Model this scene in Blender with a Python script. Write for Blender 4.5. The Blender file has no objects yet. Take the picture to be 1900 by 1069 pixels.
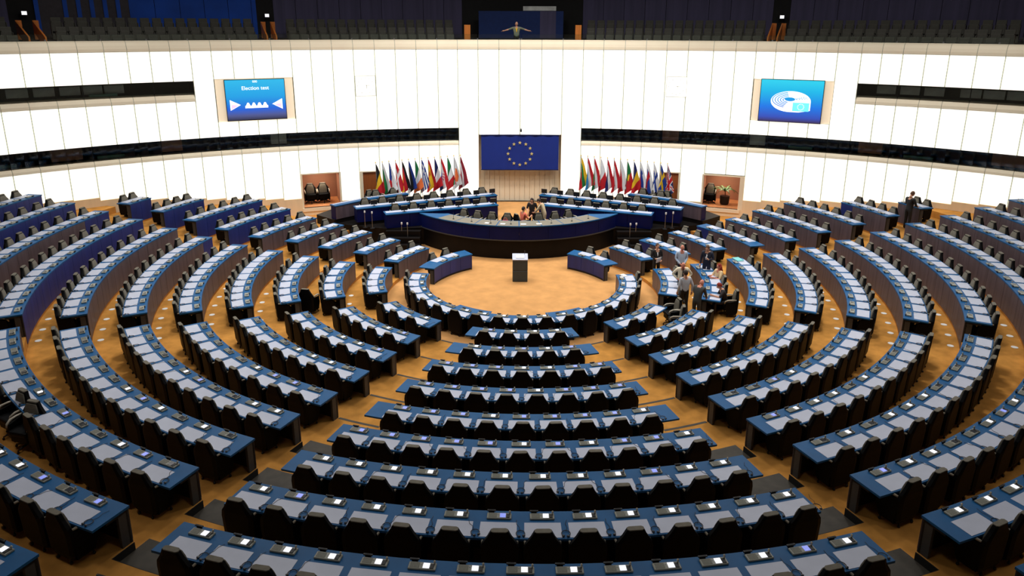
import bpy, bmesh, math, random
from mathutils import Vector, Matrix
random.seed(7)
sin, cos, pi, rad = math.sin, math.cos, math.pi, math.radians
SC = bpy.context.scene
COL = SC.collection

# ------------------------------------------------------------------ camera
FPX, PITCH, ROLL, CY = 1331.46, .27131, -.00297, 420.0
CAM = Vector((-.43987, -28.168, 10.820))
cd = bpy.data.cameras.new('camera'); cam = bpy.data.objects.new('camera', cd); COL.objects.link(cam)
cd.sensor_width = 36; cd.lens = FPX / 1900 * 36; cd.shift_y = (CY - 534.5) / 1900
cd.clip_end = 300; cd.clip_start = .1
c, s = cos(ROLL), sin(ROLL); cp, sp = cos(PITCH), sin(PITCH)
def pitchv(v): return Vector((v[0], v[1] * cp + v[2] * sp, -v[1] * sp + v[2] * cp))
rt, fw, up = pitchv((c, 0, -s)), pitchv((0, 1, 0)), pitchv((s, 0, c))
cam.matrix_world = Matrix(((rt.x, up.x, -fw.x, CAM.x), (rt.y, up.y, -fw.y, CAM.y), (rt.z, up.z, -fw.z, CAM.z), (0, 0, 0, 1)))
SC.camera = cam
ORDN = ['first', 'second', 'third', 'fourth', 'fifth', 'sixth', 'seventh', 'eighth', 'ninth', 'tenth', 'eleventh', 'twelfth', 'thirteenth', 'fourteenth', 'fifteenth', 'sixteenth', 'seventeenth', 'eighteenth', 'nineteenth', 'twentieth', 'twenty-first', 'twenty-second', 'twenty-third', 'twenty-fourth', 'twenty-fifth', 'twenty-sixth']
def in_frame(p, m=30):
    d = Vector(p) - CAM; z = d.dot(fw)
    if z < .5: return False
    x = 950 + FPX * d.dot(rt) / z; y = CY - FPX * d.dot(up) / z
    return -m < x < 1900 + m and -m < y < 1069 + m

# ------------------------------------------------------------------ world, light, exposure
w = bpy.data.worlds.new('world'); SC.world = w; w.use_nodes = True
w.node_tree.nodes['Background'].inputs[0].default_value = (.5, .55, .65, 1)
w.node_tree.nodes['Background'].inputs[1].default_value = .03
SC.view_settings.view_transform = 'Standard'; SC.view_settings.look = 'None'
SC.view_settings.exposure = 0.0; SC.view_settings.gamma = 1.0
try: SC.view_settings.use_curve_mapping = False
except Exception: pass
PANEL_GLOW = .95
LAMPS = []          # (x, y, watts, beam degrees) of the round ceiling lamps
for k in range(6): LAMPS.append((4.6 * sin(k * pi / 3), 3.0 + 4.6 * cos(k * pi / 3), 62, 110))
for k in range(10): LAMPS.append((10.5 * sin((k + .5) * pi / 5), -1.0 + 9.5 * cos((k + .5) * pi / 5), 245 if k not in (4, 5) else 125, 115))
for k in range(7): LAMPS.append((19.0 * sin(rad(75 + k * 35)), -4 + 17.0 * cos(rad(75 + k * 35)), (150, 130, 90, 60, 90, 130, 150)[k], 130))
for a_ in (-38, -25, -12, 0, 12, 25, 38): LAMPS.append((27.5 * sin(rad(a_)), -19.7 + 27.5 * cos(rad(a_)), 190, 160))   # unseen lamps added to light the far wall and gallery
CEIL = 16.5

# ------------------------------------------------------------------ materials
def lin(c):
    return tuple(((v / 255) / 12.92 if v / 255 <= .04045 else ((v / 255 + .055) / 1.055) ** 2.4) for v in c)
MATS = {}
def mat(name, rgb, rough=.6, metal=0, var=.12, scale=6, glow=0, gcol=None, bump=0, spec=.5, stretch=None):
    m = bpy.data.materials.new(name); m.use_nodes = True; nt = m.node_tree; n = nt.nodes; L = nt.links
    b = n['Principled BSDF']; col = lin(rgb)
    b.inputs['Roughness'].default_value = rough; b.inputs['Metallic'].default_value = metal
    b.inputs['Specular IOR Level'].default_value = spec
    if var:
        tc = n.new('ShaderNodeTexCoord'); mp = n.new('ShaderNodeMapping'); no = n.new('ShaderNodeTexNoise'); mx = n.new('ShaderNodeValToRGB')
        no.inputs['Scale'].default_value = scale; no.inputs['Detail'].default_value = 4
        if stretch: mp.inputs['Scale'].default_value = stretch
        L.new(tc.outputs['Object'], mp.inputs[0]); L.new(mp.outputs[0], no.inputs['Vector']); L.new(no.outputs['Fac'], mx.inputs[0])
        mx.color_ramp.elements[0].position = .3; mx.color_ramp.elements[1].position = .7
        mx.color_ramp.elements[0].color = tuple(v * (1 - var) for v in col) + (1,)
        mx.color_ramp.elements[1].color = tuple(min(1, v * (1 + var)) for v in col) + (1,)
        L.new(mx.outputs[0], b.inputs['Base Color'])
        if bump:
            bp = n.new('ShaderNodeBump'); bp.inputs['Strength'].default_value = bump; bp.inputs['Distance'].default_value = .02
            L.new(no.outputs['Fac'], bp.inputs['Height']); L.new(bp.outputs[0], b.inputs['Normal'])
    else: b.inputs['Base Color'].default_value = col + (1,)
    if glow:
        b.inputs['Emission Color'].default_value = lin(gcol or rgb) + (1,); b.inputs['Emission Strength'].default_value = glow
    MATS[name] = m; return m
mat('carpet', (196, 138, 66), .95, var=.22, scale=2.2, bump=.3, spec=.1)  # deeper tone carries the dimmer light over the tiers
mat('carpet_lit', (206, 152, 94), .95, var=.12, scale=1.6, bump=.3, spec=.1)  # same carpet, paler for the stronger light over arena and rostrum
mat('step_grey', (66, 60, 50), .7, var=.2, scale=5)
mat('riser_black', (22, 20, 18), .7, var=.2)
mat('desk_blue', (0, 86, 140), .5, var=.1, scale=3, spec=.3)
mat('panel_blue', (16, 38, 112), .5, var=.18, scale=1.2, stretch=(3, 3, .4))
mat('panel_mauve', (86, 74, 82), .45, var=.25, scale=1.6, stretch=(4, 4, .3))  # warm floor reflected in the dark blue panels, put into the colour
mat('navy', (1, 12, 72), .5, var=.15, scale=2, spec=.2)
mat('end_grey', (60, 62, 64), .5, var=.1)
mat('under_black', (8, 8, 9), .6, var=.1)
mat('pad', (194, 199, 216), .42, var=.04, scale=3)
mat('console', (150, 150, 138), .4, var=.06, scale=20)
mat('grille', (112, 112, 100), .6, var=.2, scale=60)
mat('screen_white', (235, 238, 250), .3, var=0, glow=1.1, gcol=(240, 242, 255))
mat('screen_blue', (150, 160, 235), .3, var=.3, scale=30, glow=.7, gcol=(130, 145, 240))
mat('screen_off', (52, 54, 60), .2, var=.2, scale=30)
mat('black', (14, 14, 15), .5, var=.1)
mat('chair_black', (6, 6, 7), .55, var=.12, scale=8, spec=.12)
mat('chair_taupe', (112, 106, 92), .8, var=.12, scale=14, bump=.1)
mat('chair_arm', (176, 168, 150), .35, var=.05)
mat('steel', (150, 152, 156), .3, .8, var=.05)
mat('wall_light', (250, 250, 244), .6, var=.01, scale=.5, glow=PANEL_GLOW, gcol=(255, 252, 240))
mat('cream_glow', (255, 236, 206), .6, var=.02, glow=.4, gcol=(255, 232, 200))  # added glow stands in for light falling on the screen surrounds
mat('wall_joint', (168, 171, 156), .7, var=.15, scale=12)
mat('beige', (255, 238, 208), .6, var=.03, scale=1)
mat('beige_wall', (250, 226, 186), .7, var=.05, scale=1.2, stretch=(3, 3, .2))
mat('booth_dark', (20, 20, 20), .5, var=.4, scale=1.5)
mat('booth_brown', (190, 130, 95), .6, var=.1)
mat('booth_teal', (110, 170, 150), .4, var=.1)
mat('booth_pale', (225, 228, 222), .5, var=.25, scale=2)
mat('wood', (150, 82, 38), .5, var=.15, scale=3, stretch=(4, 4, .4))
mat('alcove_brown', (158, 108, 80), .7, var=.1, scale=1)
mat('alcove_floor', (196, 128, 74), .7, var=.1)
mat('plinth', (14, 9, 7), .6, var=.35, scale=1.5, spec=.2)
mat('slate', (48, 62, 68), .45, var=.1)
mat('orange', (226, 132, 52), .5, var=.15, scale=3, stretch=(3, 3, .5))
mat('gal_seat', (78, 76, 68), .8, var=.1, scale=8)
mat('gal_floor', (40, 38, 36), .9, var=.2)
mat('gal_purple', (82, 77, 110), .7, var=.2, scale=.8, stretch=(4, 4, .2))
mat('gal_blue', (14, 82, 196), .7, var=.15, scale=.8)
mat('gal_grey', (70, 64, 70), .7, var=.15)
mat('gal_black', (22, 21, 20), .8, var=.2)
mat('paper', (240, 238, 232), .7, var=.03)
mat('teal_paper', (120, 200, 200), .6, var=.05)
mat('lamp_glow', (255, 250, 240), .5, var=0, glow=6)
mat('ceiling', (46, 46, 50), .9, var=.1)
mat('rear_wall', (196, 186, 168), .8, var=.06)
mat('leaf', (62, 92, 34), .6, var=.3, scale=8)
for nm, c3 in dict(f_red=(206, 22, 36), f_white=(240, 240, 240), f_blue=(24, 60, 150), f_green=(10, 122, 62), f_yellow=(250, 200, 30), f_black=(20, 20, 22), f_orange=(248, 120, 60), f_navy=(16, 28, 96), f_lblue=(40, 130, 190), f_gold=(250, 210, 90), f_maroon=(150, 24, 44)).items():
    mat(nm, c3, .75, var=.06, scale=5)
mat('booth_blue', (6, 42, 104), .7, var=.1)
mat('eu_blue', (16, 46, 140), .7, var=.06, scale=2)
mat('eu_gold', (236, 214, 130), .6, var=.05)
def grad(name, stops, z0, z1, glow):
    m = bpy.data.materials.new(name); m.use_nodes = True; nt = m.node_tree; n = nt.nodes; L = nt.links; b = n['Principled BSDF']
    tc = n.new('ShaderNodeTexCoord'); sx = n.new('ShaderNodeSeparateXYZ'); mr = n.new('ShaderNodeMapRange'); cr = n.new('ShaderNodeValToRGB')
    mr.inputs['From Min'].default_value = z0; mr.inputs['From Max'].default_value = z1
    L.new(tc.outputs['Object'], sx.inputs[0]); L.new(sx.outputs['Z'], mr.inputs['Value']); L.new(mr.outputs[0], cr.inputs[0])
    e = cr.color_ramp.elements
    while len(e) < len(stops): e.new(.5)
    for k, (p, c3) in enumerate(stops): e[k].position = p; e[k].color = lin(c3) + (1,)
    b.inputs['Base Color'].default_value = (.02, .02, .02, 1); L.new(cr.outputs[0], b.inputs['Emission Color']); b.inputs['Emission Strength'].default_value = glow
    MATS[name] = m
grad('display_a', [(0, (40, 40, 60)), (.12, (80, 90, 150)), (.28, (20, 100, 225)), (.6, (20, 165, 235)), (1, (40, 190, 240))], -1.03, 1.03, .95)
grad('display_b', [(0, (60, 50, 100)), (.1, (50, 80, 190)), (.35, (10, 120, 235)), (.75, (10, 190, 240)), (1, (40, 215, 245))], -1.05, 1.05, .95)
mat('display_white', (250, 250, 255), .5, var=0, glow=1.0)
mat('display_pink', (250, 190, 230), .5, var=0, glow=.9)
mat('display_cyan', (110, 225, 235), .5, var=0, glow=.9)
gl = bpy.data.materials.new('glass'); gl.use_nodes = True
_n = gl.node_tree.nodes; _l = gl.node_tree.links; _o = _n['Material Output']; _n.remove(_n['Principled BSDF'])
_t = _n.new('ShaderNodeBsdfTransparent'); _g = _n.new('ShaderNodeBsdfGlossy'); _m = _n.new('ShaderNodeMixShader'); _f = _n.new('ShaderNodeFresnel')
_g.inputs['Roughness'].default_value = .03; _f.inputs['IOR'].default_value = 1.6; _t.inputs[0].default_value = (.9, .95, .93, 1)
_l.new(_f.outputs[0], _m.inputs[0]); _l.new(_t.outputs[0], _m.inputs[1]); _l.new(_g.outputs[0], _m.inputs[2]); _l.new(_m.outputs[0], _o.inputs[0])
MATS['glass'] = gl

# ------------------------------------------------------------------ mesh helpers
class MB:
    def __init__(s): s.v = []; s.f = []; s.m = []
    def add(s, vs, fs, mi=0):
        o = len(s.v); s.v.extend(tuple(p) for p in vs)
        for f in fs: s.f.append(tuple(i + o for i in f)); s.m.append(mi)
        return s
    def box(s, c, d, rz=0, mi=0, rx=0):
        x, y, z = d[0] / 2, d[1] / 2, d[2] / 2
        R = Matrix.Rotation(rz, 3, 'Z') @ Matrix.Rotation(rx, 3, 'X'); C = Vector(c)
        vs = [C + R @ Vector((a * x, b * y, g * z)) for g in (-1, 1) for b in (-1, 1) for a in (-1, 1)]
        return s.add(vs, [(0, 2, 3, 1), (4, 5, 7, 6), (0, 1, 5, 4), (2, 6, 7, 3), (0, 4, 6, 2), (1, 3, 7, 5)], mi)
    def prism(s, poly, z0, z1, mi=0, mtop=None):
        n = len(poly); a = sum(poly[i][0] * poly[(i + 1) % n][1] - poly[(i + 1) % n][0] * poly[i][1] for i in range(n))
        if a < 0: poly = poly[::-1]
        vs = [(x, y, z0) for x, y in poly] + [(x, y, z1) for x, y in poly]
        s.add(vs, [tuple(range(n))[::-1]] + [(i, (i + 1) % n, n + (i + 1) % n, n + i) for i in range(n)], mi)
        s.f.append(tuple(len(s.v) - n + i for i in range(n))); s.m.append(mi if mtop is None else mtop)
        return s
    def arc(s, r0, r1, z0, z1, a0, a1, D, step=2.0, mi=0, prof=None):
        """slab swept along an arc; D(angle, radius) gives x, y. prof = closed list of (r, z)"""
        n = max(1, int(abs(a1 - a0) / step + .99)); P = prof or [(r0, z0), (r1, z0), (r1, z1), (r0, z1)]; k = len(P)
        vs = []
        for i in range(n + 1):
            a = a0 + (a1 - a0) * i / n
            for r, z in P: x, y = D(a, r); vs.append((x, y, z))
        fs = [(i * k + j, i * k + (j + 1) % k, (i + 1) * k + (j + 1) % k, (i + 1) * k + j) for i in range(n) for j in range(k)]
        fs += [tuple(range(k))[::-1], tuple(n * k + j for j in range(k))]
        return s.add(vs, fs, mi)
    def strip(s, P, a0, a1, D, step=2.0, mi=0):
        """open profile swept along an arc"""
        n = max(1, int(abs(a1 - a0) / step + .99)); k = len(P); vs = []
        for i in range(n + 1):
            a = a0 + (a1 - a0) * i / n
            for r, z in P: x, y = D(a, r); vs.append((x, y, z))
        return s.add(vs, [(i * k + j, i * k + j + 1, (i + 1) * k + j + 1, (i + 1) * k + j) for i in range(n) for j in range(k - 1)], mi)
    def tube(s, pts, rs, n=8, mi=0):
        pts = [Vector(p) for p in pts]; vs = []
        if not hasattr(rs, '__len__'): rs = [rs] * len(pts)
        for i, p in enumerate(pts):
            t = (pts[min(i + 1, len(pts) - 1)] - pts[max(i - 1, 0)]).normalized()
            u = t.cross(Vector((0, 0, 1))) if abs(t.z) < .95 else t.cross(Vector((1, 0, 0))); u.normalize(); w_ = t.cross(u)
            for k in range(n): a = 2 * pi * k / n; vs.append(p + rs[i] * (cos(a) * u + sin(a) * w_))
        m = len(pts)
        fs = [(i * n + k, i * n + (k + 1) % n, (i + 1) * n + (k + 1) % n, (i + 1) * n + k) for i in range(m - 1) for k in range(n)]
        fs += [tuple(range(n))[::-1], tuple((m - 1) * n + k for k in range(n))]
        return s.add(vs, fs, mi)
    def lathe(s, prof, c=(0, 0, 0), n=16, mi=0):
        return s.tube([(c[0], c[1], c[2] + z + i * 1e-5) for i, (r_, z) in enumerate(prof)], [max(r_, .001) for r_, z in prof], n, mi)
    def ell(s, c, r, nu=12, nv=8, mi=0, fn=None):
        vs = []; 
        for j in range(nv + 1):
            b = pi * j / nv
            for i in range(nu):
                a = 2 * pi * i / nu; p = Vector((sin(b) * cos(a), sin(b) * sin(a), -cos(b)))
                if fn: p = fn(p)
                vs.append((c[0] + r[0] * p.x, c[1] + r[1] * p.y, c[2] + r[2] * p.z))
        return s.add(vs, [(j * nu + i, j * nu + (i + 1) % nu, (j + 1) * nu + (i + 1) % nu, (j + 1) * nu + i) for j in range(nv) for i in range(nu)], mi)
    def loft(s, secs, mi=0):
        """secs: (z, y, half width, half depth); rounded rectangles stacked upward"""
        K = [(1, .55), (.75, 1), (-.75, 1), (-1, .55), (-1, -.55), (-.75, -1), (.75, -1), (1, -.55)]; vs = [(a * hw, y + b * hd, z) for z, y, hw, hd in secs for a, b in K]
        fs = [(i * 8 + k, i * 8 + (k + 1) % 8, (i + 1) * 8 + (k + 1) % 8, (i + 1) * 8 + k) for i in range(len(secs) - 1) for k in range(8)]
        fs += [tuple(range(8))[::-1], tuple((len(secs) - 1) * 8 + k for k in range(8))]
        return s.add(vs, fs, mi)
    def mesh(s, name, mats, off=None, smooth=False):
        me = bpy.data.meshes.new(name)
        vs = s.v if off is None else [(a - off[0], b - off[1], c_ - off[2]) for a, b, c_ in s.v]
        me.from_pydata(vs, [], s.f)
        for m in ([mats] if isinstance(mats, str) else mats): me.materials.append(MATS[m])
        if any(s.m): me.polygons.foreach_set('material_index', s.m)
        if smooth: me.polygons.foreach_set('use_smooth', [True] * len(me.polygons))
        me.update(); return me
    def build(s, name, mats, parent=None, world=False, smooth=False, loc=(0, 0, 0), rz=0):
        """world=True: vertices are in world space and are moved into the (unrotated) parent's frame"""
        off = tuple(parent['_o']) if (world and parent is not None) else None
        return link(name, s.mesh(name, mats, off, smooth), parent, loc, rz)
def rbox(d, bev, seg=2):
    bm = bmesh.new(); bmesh.ops.create_cube(bm, size=1)
    for v in bm.verts: v.co = Vector((v.co.x * d[0], v.co.y * d[1], v.co.z * d[2]))
    bmesh.ops.bevel(bm, geom=bm.edges[:], offset=bev, segments=seg, affect='EDGES', profile=.6)
    vs = [tuple(v.co) for v in bm.verts]; bm.verts.index_update(); fs = [tuple(v.index for v in f.verts) for f in bm.faces]; bm.free()
    return vs, fs
def shift(g, t): return [(x + t[0], y + t[1], z + t[2]) for x, y, z in g[0]], g[1]
def link(name, me, parent=None, loc=(0, 0, 0), rz=0):
    o = bpy.data.objects.new(name, me); COL.objects.link(o); o.location = loc; o.rotation_euler = (0, 0, rz)
    if parent is not None: o.parent = parent
    return o
def thing(name, label, cat, loc=(0, 0, 0), rz=0, group=None):
    o = link(name, None, None, loc, rz); o.empty_display_size = .1
    o['_o'] = tuple(loc); return tag(o, label, cat, group)
def tag(o, label, cat, group=None, kind=None):
    o['label'] = label; o['category'] = cat
    if group: o['group'] = group
    if kind: o['kind'] = kind
    return o
def struct(o, label=None):
    o['kind'] = 'structure'
    if label: o['label'] = label
    return o

# ------------------------------------------------------------------ layout
RR = [3.979 + 1.65 * i for i in range(13)]
ZR = [0, .1525, .292, .456, .6216, .798, 1.078, 1.395, 1.733, 2.035, 2.351, 2.66]
PITCHS, DEP, TOP = .757, .72, .74
def DF(a, r): a = rad(a); return r * sin(a), -r * cos(a)                  # desk rows, angle from the near axis
WC, WR = -19.7, 32.6
def DW(a, r): a = rad(a); return r * sin(a), WC + r * cos(a)              # luminous wall, angle from the far axis
ORD = ['', 'first', 'second', 'third', 'fourth', 'fifth', 'sixth', 'seventh', 'eighth', 'ninth', 'tenth', 'eleventh', 'twelfth']
BLK = {'C': 'central block', 'L1': 'inner wing on voting-screen side', 'R1': 'inner wing on logo-screen side',
       'L2': 'outer wing on voting-screen side', 'R2': 'outer wing on logo-screen side',
       'L3': 'rostrum wing on voting-screen side', 'R3': 'rostrum wing on logo-screen side'}
L3UP = {1: 145.6, 2: 130.7, 3: 128.1, 4: 126.1, 5: 124.4, 6: 123.1, 7: 122.2, 8: 120.8, 9: 113.0, 10: 107.7}
R3UP = {1: 148.2, 2: 133.5, 3: 129.5, 4: 126.9, 5: 124.8, 6: 123.0, 7: 121.8, 8: 119.6, 9: 112.3, 10: 106.4}
L3LO = {1: 107.4, 2: 106.5, 3: 108.6, 4: 107, 5: 106.5, 6: 104.8, 7: 104.3, 8: 104.2, 9: 104.0, 10: 103.5}
R3LO = {1: 115, 2: 110.4, 3: 108.3, 4: 106.4, 5: 104.2, 6: 103.4, 7: 103.5, 8: 102.9, 9: 102.5, 10: 102.2}
CSEAT = {2: 4, 3: 5, 4: 7, 5: 8, 6: 9, 7: 11, 8: 12, 9: 14, 10: 15, 11: 17}
DESKS = []           # block, row, a0, a1, seats, first-seat angle
deg = math.degrees
for i in range(2, 13):
    r = RR[i - 1]; rc = r + .17; dp = deg(PITCHS / rc)
    if i <= 11:
        n = CSEAT[i]; a = -.9; DESKS.append(('C', i, -18.4, 16.6, n, a - dp * (n - 1) / 2))
    lo, up_ = 17.5 + deg(1.25 / r), 57.2
    def spread(a0, a1, m0, m1):            # seats between two ends, kept clear of them by m0, m1 metres
        L = rad(abs(a1 - a0)) * rc - m0 - m1; n = int(round(L / PITCHS)) + 1; return n, deg(L / (n - 1) / rc)
    for sd, b in ((-1, 'L1'), (1, 'R1')):
        u, l = sd * up_ - .9, sd * lo - .8; n, dq = spread(u, l, .42, .62)
        DESKS.append((b, i, min(u, l), max(u, l), n, (u + deg(.42 / rc)) if sd < 0 else (u - deg(.42 / rc) - dq * (n - 1)), dq))
    for sd, b in ((-1, 'L2'), (1, 'R2')):
        l = sd * (57.2 + deg(1.12 / r)) - .7; u = sd * 99 - .5; n, dq = spread(u, l, .42, .55)
        DESKS.append((b, i, min(u, l), max(u, l), n, (l + deg(.42 / rc)) if sd > 0 else (l - deg(.42 / rc) - dq * (n - 1)), dq))
for i in range(1, 11):
    r = RR[i - 1]; rc = r + .17; dp = deg(PITCHS / rc)
    for sd, b, LO, UP in ((-1, 'L3', L3LO, L3UP), (1, 'R3', R3LO, R3UP)):
        l, u = sd * LO[i], sd * UP[i]; ln = abs(u - l)
        n = {1: 2, 2: 3, 3: 3, 4: 4, 5: 4, 6: 5, 7: 6, 8: 6, 9: 4, 10: 2}[i]
        dq = min(dp, ln / (n + .25))
        mid = (l + u) / 2 + sd * .15 * dp
        DESKS.append((b, i, min(l, u), max(l, u), n, mid - dq * (n - 1) / 2, dq))
RING = (-98.5, 97.2)

# ------------------------------------------------------------------ floor: arena, tiers, aisle steps
m = MB(); pts = [DF(a, RR[0] + .6) for a in range(-180, 180, 4)]
m.prism([DF(a, 12.0) for a in range(-180, 180, 4)], -.3, -.002)
m.prism(pts, -.2, 0)
struct(m.build('floor', 'carpet_lit'), 'flat ochre carpet of the central arena')
AIS = []                                     # aisle sectors per row: (a0, a1)
def aisles(i):
    r = RR[i - 1]; lo = 17.5 + deg(1.25 / r)
    out = [(-lo - .8, -18.4), (16.6, lo - .8)]
    return out
for i in range(2, 13):
    r0, r1, z = RR[i - 1] + .02, RR[i] + .02, ZR[i - 1]; zp = ZR[i - 2]; dz = z - zp
    amax = {2: 134.5, 3: 131, 4: 128.5, 5: 127}[i] if i <= 5 else (126 if i < 9 else (121 if i < 10 else 113))
    if i >= 11: amax = 106
    m = MB(); cut = aisles(i) if dz > .2 else []
    edges = [-amax] + [e for a in sorted(cut) for e in a] + [amax]
    NB = .46
    for k in range(0, len(edges), 2): m.arc(r0, r1, zp - .4, z, edges[k], edges[k + 1], DF, 2.0)
    for a0, a1 in cut: m.arc(r0 + NB, r1, zp - .4, z, a0, a1, DF, 2.0)
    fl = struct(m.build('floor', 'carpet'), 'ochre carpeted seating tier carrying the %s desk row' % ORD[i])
    fl['_o'] = (0, 0, 0)
    for a0, a1 in cut:
        t = MB(); t.arc(r0 - .3, r0 + NB, zp - .2, zp + dz * .5, a0, a1, DF, 2.0, mi=0)
        g = deg(.012 / r0)
        t.arc(r0, r0 + NB, zp + dz * .5, z + .002, a0, a0 + g, DF, 1, mi=1); t.arc(r0, r0 + NB, zp + dz * .5, z + .002, a1 - g, a1, DF, 1, mi=1)
        t.arc(r0 + NB - .012, r0 + NB, zp + dz * .5, z + .002, a0, a1, DF, 2, mi=1)
        t.build('stair_tread', ['step_grey', 'riser_black'], fl)
    if not cut:
        for a0, a1 in aisles(i):
            t = MB(); t.arc(r0 - .03, r0 + .05, zp - .02, z + .004, a0, a1, DF, 2); t.build('stair_nosing', 'step_grey', fl)
# low corridor in front of the doorways
m = MB()
for sd in (-1, 1):
    m.arc(RR[5] - .5, 18.0, -.3, .62, sd * 126, sd * 150, DF, 2.0)
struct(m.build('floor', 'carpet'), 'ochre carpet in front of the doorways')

# ------------------------------------------------------------------ luminous wall
JN = [0.1, 2.1, 4.15, 6.15, 8.1, 10.15, 12.15, 14.1, 16.1, 18.05, 20.0, 21.75, 23.45, 25.15, 26.85, 28.6, 30.3, 31.9, 33.5, 35.2, 36.9, 38.8, 40.75, 42.7, 44.6, 46.5, 48.5, 50.5]
def jr(j):
    P = [(0, 0), (16.1, 0), (18.05, .35), (21.75, .45), (28.6, .5), (30.3, .7), (60, .7)]
    for (a0, z0), (a1, z1) in zip(P, P[1:]):
        if j <= a1: return j + z0 + (z1 - z0) * (j - a0) / (a1 - a0)
JNR = [jr(j) for j in JN]
def sj(sd): return JN if sd < 0 else JNR
JALL = sorted([-j for j in JN[1:]] + JNR[1:] + [0])
def zplinth(a):
    a = abs(a); P = [(0, 1.32), (18, 1.32), (21, 1.5), (22.8, 1.62), (27, 1.86), (33, 2.25), (40, 2.8), (52, 3.0)]
    for (a0, z0), (a1, z1) in zip(P, P[1:]):
        if a <= a1: return z0 + (z1 - z0) * (a - a0) / (a1 - a0)
    return 3.0
wall = MB(); CELLS = []
def cell(a0, a1, z0, z1): CELLS.append((a0, a1, z0, z1))
for sd in (-1, 1):
    for k in range(len(JN) - 1):
        a0, a1 = JN[k], JN[k + 1]; mid = (a0 + a1) / 2
        if k == 0: a0 = 0
        A0, A1 = (jr(a0), jr(a1)) if sd > 0 else (-a1, -a0)
        zb = zplinth(mid)
        if mid < 4.15: cell(A0, A1, 4.86, 9.62); continue                    # above the big blue banner
        if mid < 6.15: cell(A0, A1, zb, 9.62); continue                      # full height beside it
        # lowest tier
        if 18.05 < mid < 21.75: cell(A0, A1, 2.97, 4.30)
        elif 14.1 < mid < 16.1: cell(A0, A1, 2.92, 4.30)
        else: cell(A0, A1, zb, 4.30)
        # upper tiers
        if 21.75 < mid < 28.6: cell(A0, A1, 5.26, 6.03); cell(A0, A1, 8.2, 9.62)
        elif mid > 30.3: cell(A0, A1, 5.26, 7.15); cell(A0, A1, 8.14, 9.62)
        else: cell(A0, A1, 5.26, 9.62)
for a0, a1, z0, z1 in CELLS: wall.arc(WR + .02, WR + .12, z0, z1, a0, a1, DW, 1.1)
wf = struct(wall.build('wall_front', 'wall_joint'), 'curved white luminous panel wall with grey joints'); wf['_o'] = (0, 0, 0)
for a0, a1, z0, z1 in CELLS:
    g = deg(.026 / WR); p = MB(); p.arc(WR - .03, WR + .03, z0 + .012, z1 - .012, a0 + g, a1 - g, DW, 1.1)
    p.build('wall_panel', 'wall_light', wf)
# beige plinth under the panels
m = MB()
for sd in (-1, 1):
    for k in range(3, len(JN) - 1):
        a0, a1 = JN[k], JN[k + 1]; mid = (a0 + a1) / 2; A = sorted((sj(sd)[k] * sd, sj(sd)[k + 1] * sd))
        if 14.1 < mid < 16.1 or 18.05 < mid < 21.75: zt = 1.05
        else: zt = zplinth(mid)
        m.arc(WR - .06, WR + .12, -.1, zt, A[0], A[1], DW, 1.1)
struct(m.build('baseboard_front', 'beige_wall'), 'beige plinth below the luminous panels')
# recessed beige panelling under the banner, in narrow boards
rec = MB(); rec.arc(WR + .35, WR + .45, .3, 4.9, -4.2, 4.2, DW, 1.1)
for sd in (-1, 1): rec.arc(WR - .02, WR + .4, .3, 4.9, sd * 4.15, sd * 4.22, DW, 1)
rc = struct(rec.build('wall_recess', 'beige_wall'), 'beige board panelling below the blue banner'); rc['_o'] = (0, 0, 0)
for k in range(16):
    a0 = -4.1 + k * 8.2 / 16; p = MB(); p.arc(WR + .30, WR + .35, .9, 4.88, a0 + .015, a0 + 8.2 / 16 - .015, DW, 1); p.build('board', 'beige', rc)
# copings: rounded beige ledges below the slots and on the gallery parapet
def coping(name, prof, ranges, label):
    base = MB(); 
    for a0, a1 in ranges: base.arc(0, 0, 0, 0, a0, a1, DW, 1.1, prof=[(r_ + .02, z - .015) for r_, z in prof])
    root = struct(base.build(name, 'wall_joint'), label)
    for a0, a1 in ranges:
        js = [j for j in JALL if a0 + .3 < j < a1 - .3]; js = [a0] + sorted(js) + [a1]
        for b0, b1 in zip(js, js[1:]):
            p = MB(); p.arc(0, 0, 0, 0, b0 + .02, b1 - .02, DW, 1.1, prof=prof); p.build('coping', 'beige', root, smooth=False)
LOWR = [(-50.5, -6.15), (6.15, 51.2)]; HIR = [(-50.5, -30.3), (31.0, 51.2)]
coping('trim_1', [(WR - .05, 4.30), (WR + .3, 4.30), (WR + .3, 4.58), (WR + .2, 4.57), (WR + .06, 4.5), (WR - .02, 4.4)], LOWR, 'beige rounded ledge under the lower booth windows')
coping('trim_2', [(WR - .05, 7.15), (WR + .35, 7.15), (WR + .35, 7.54), (WR + .24, 7.53), (WR + .08, 7.42), (WR - .02, 7.28)], HIR, 'beige rounded ledge under the upper booth windows')
coping('trim_3', [(WR - .06, 9.62), (WR + .8, 9.62), (WR + .8, 10.12), (WR + .25, 10.12), (WR + .1, 10.05), (WR, 9.9), (WR - .05, 9.75)], [(-50.5, 50.5)], 'beige rounded gallery parapet')
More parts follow.
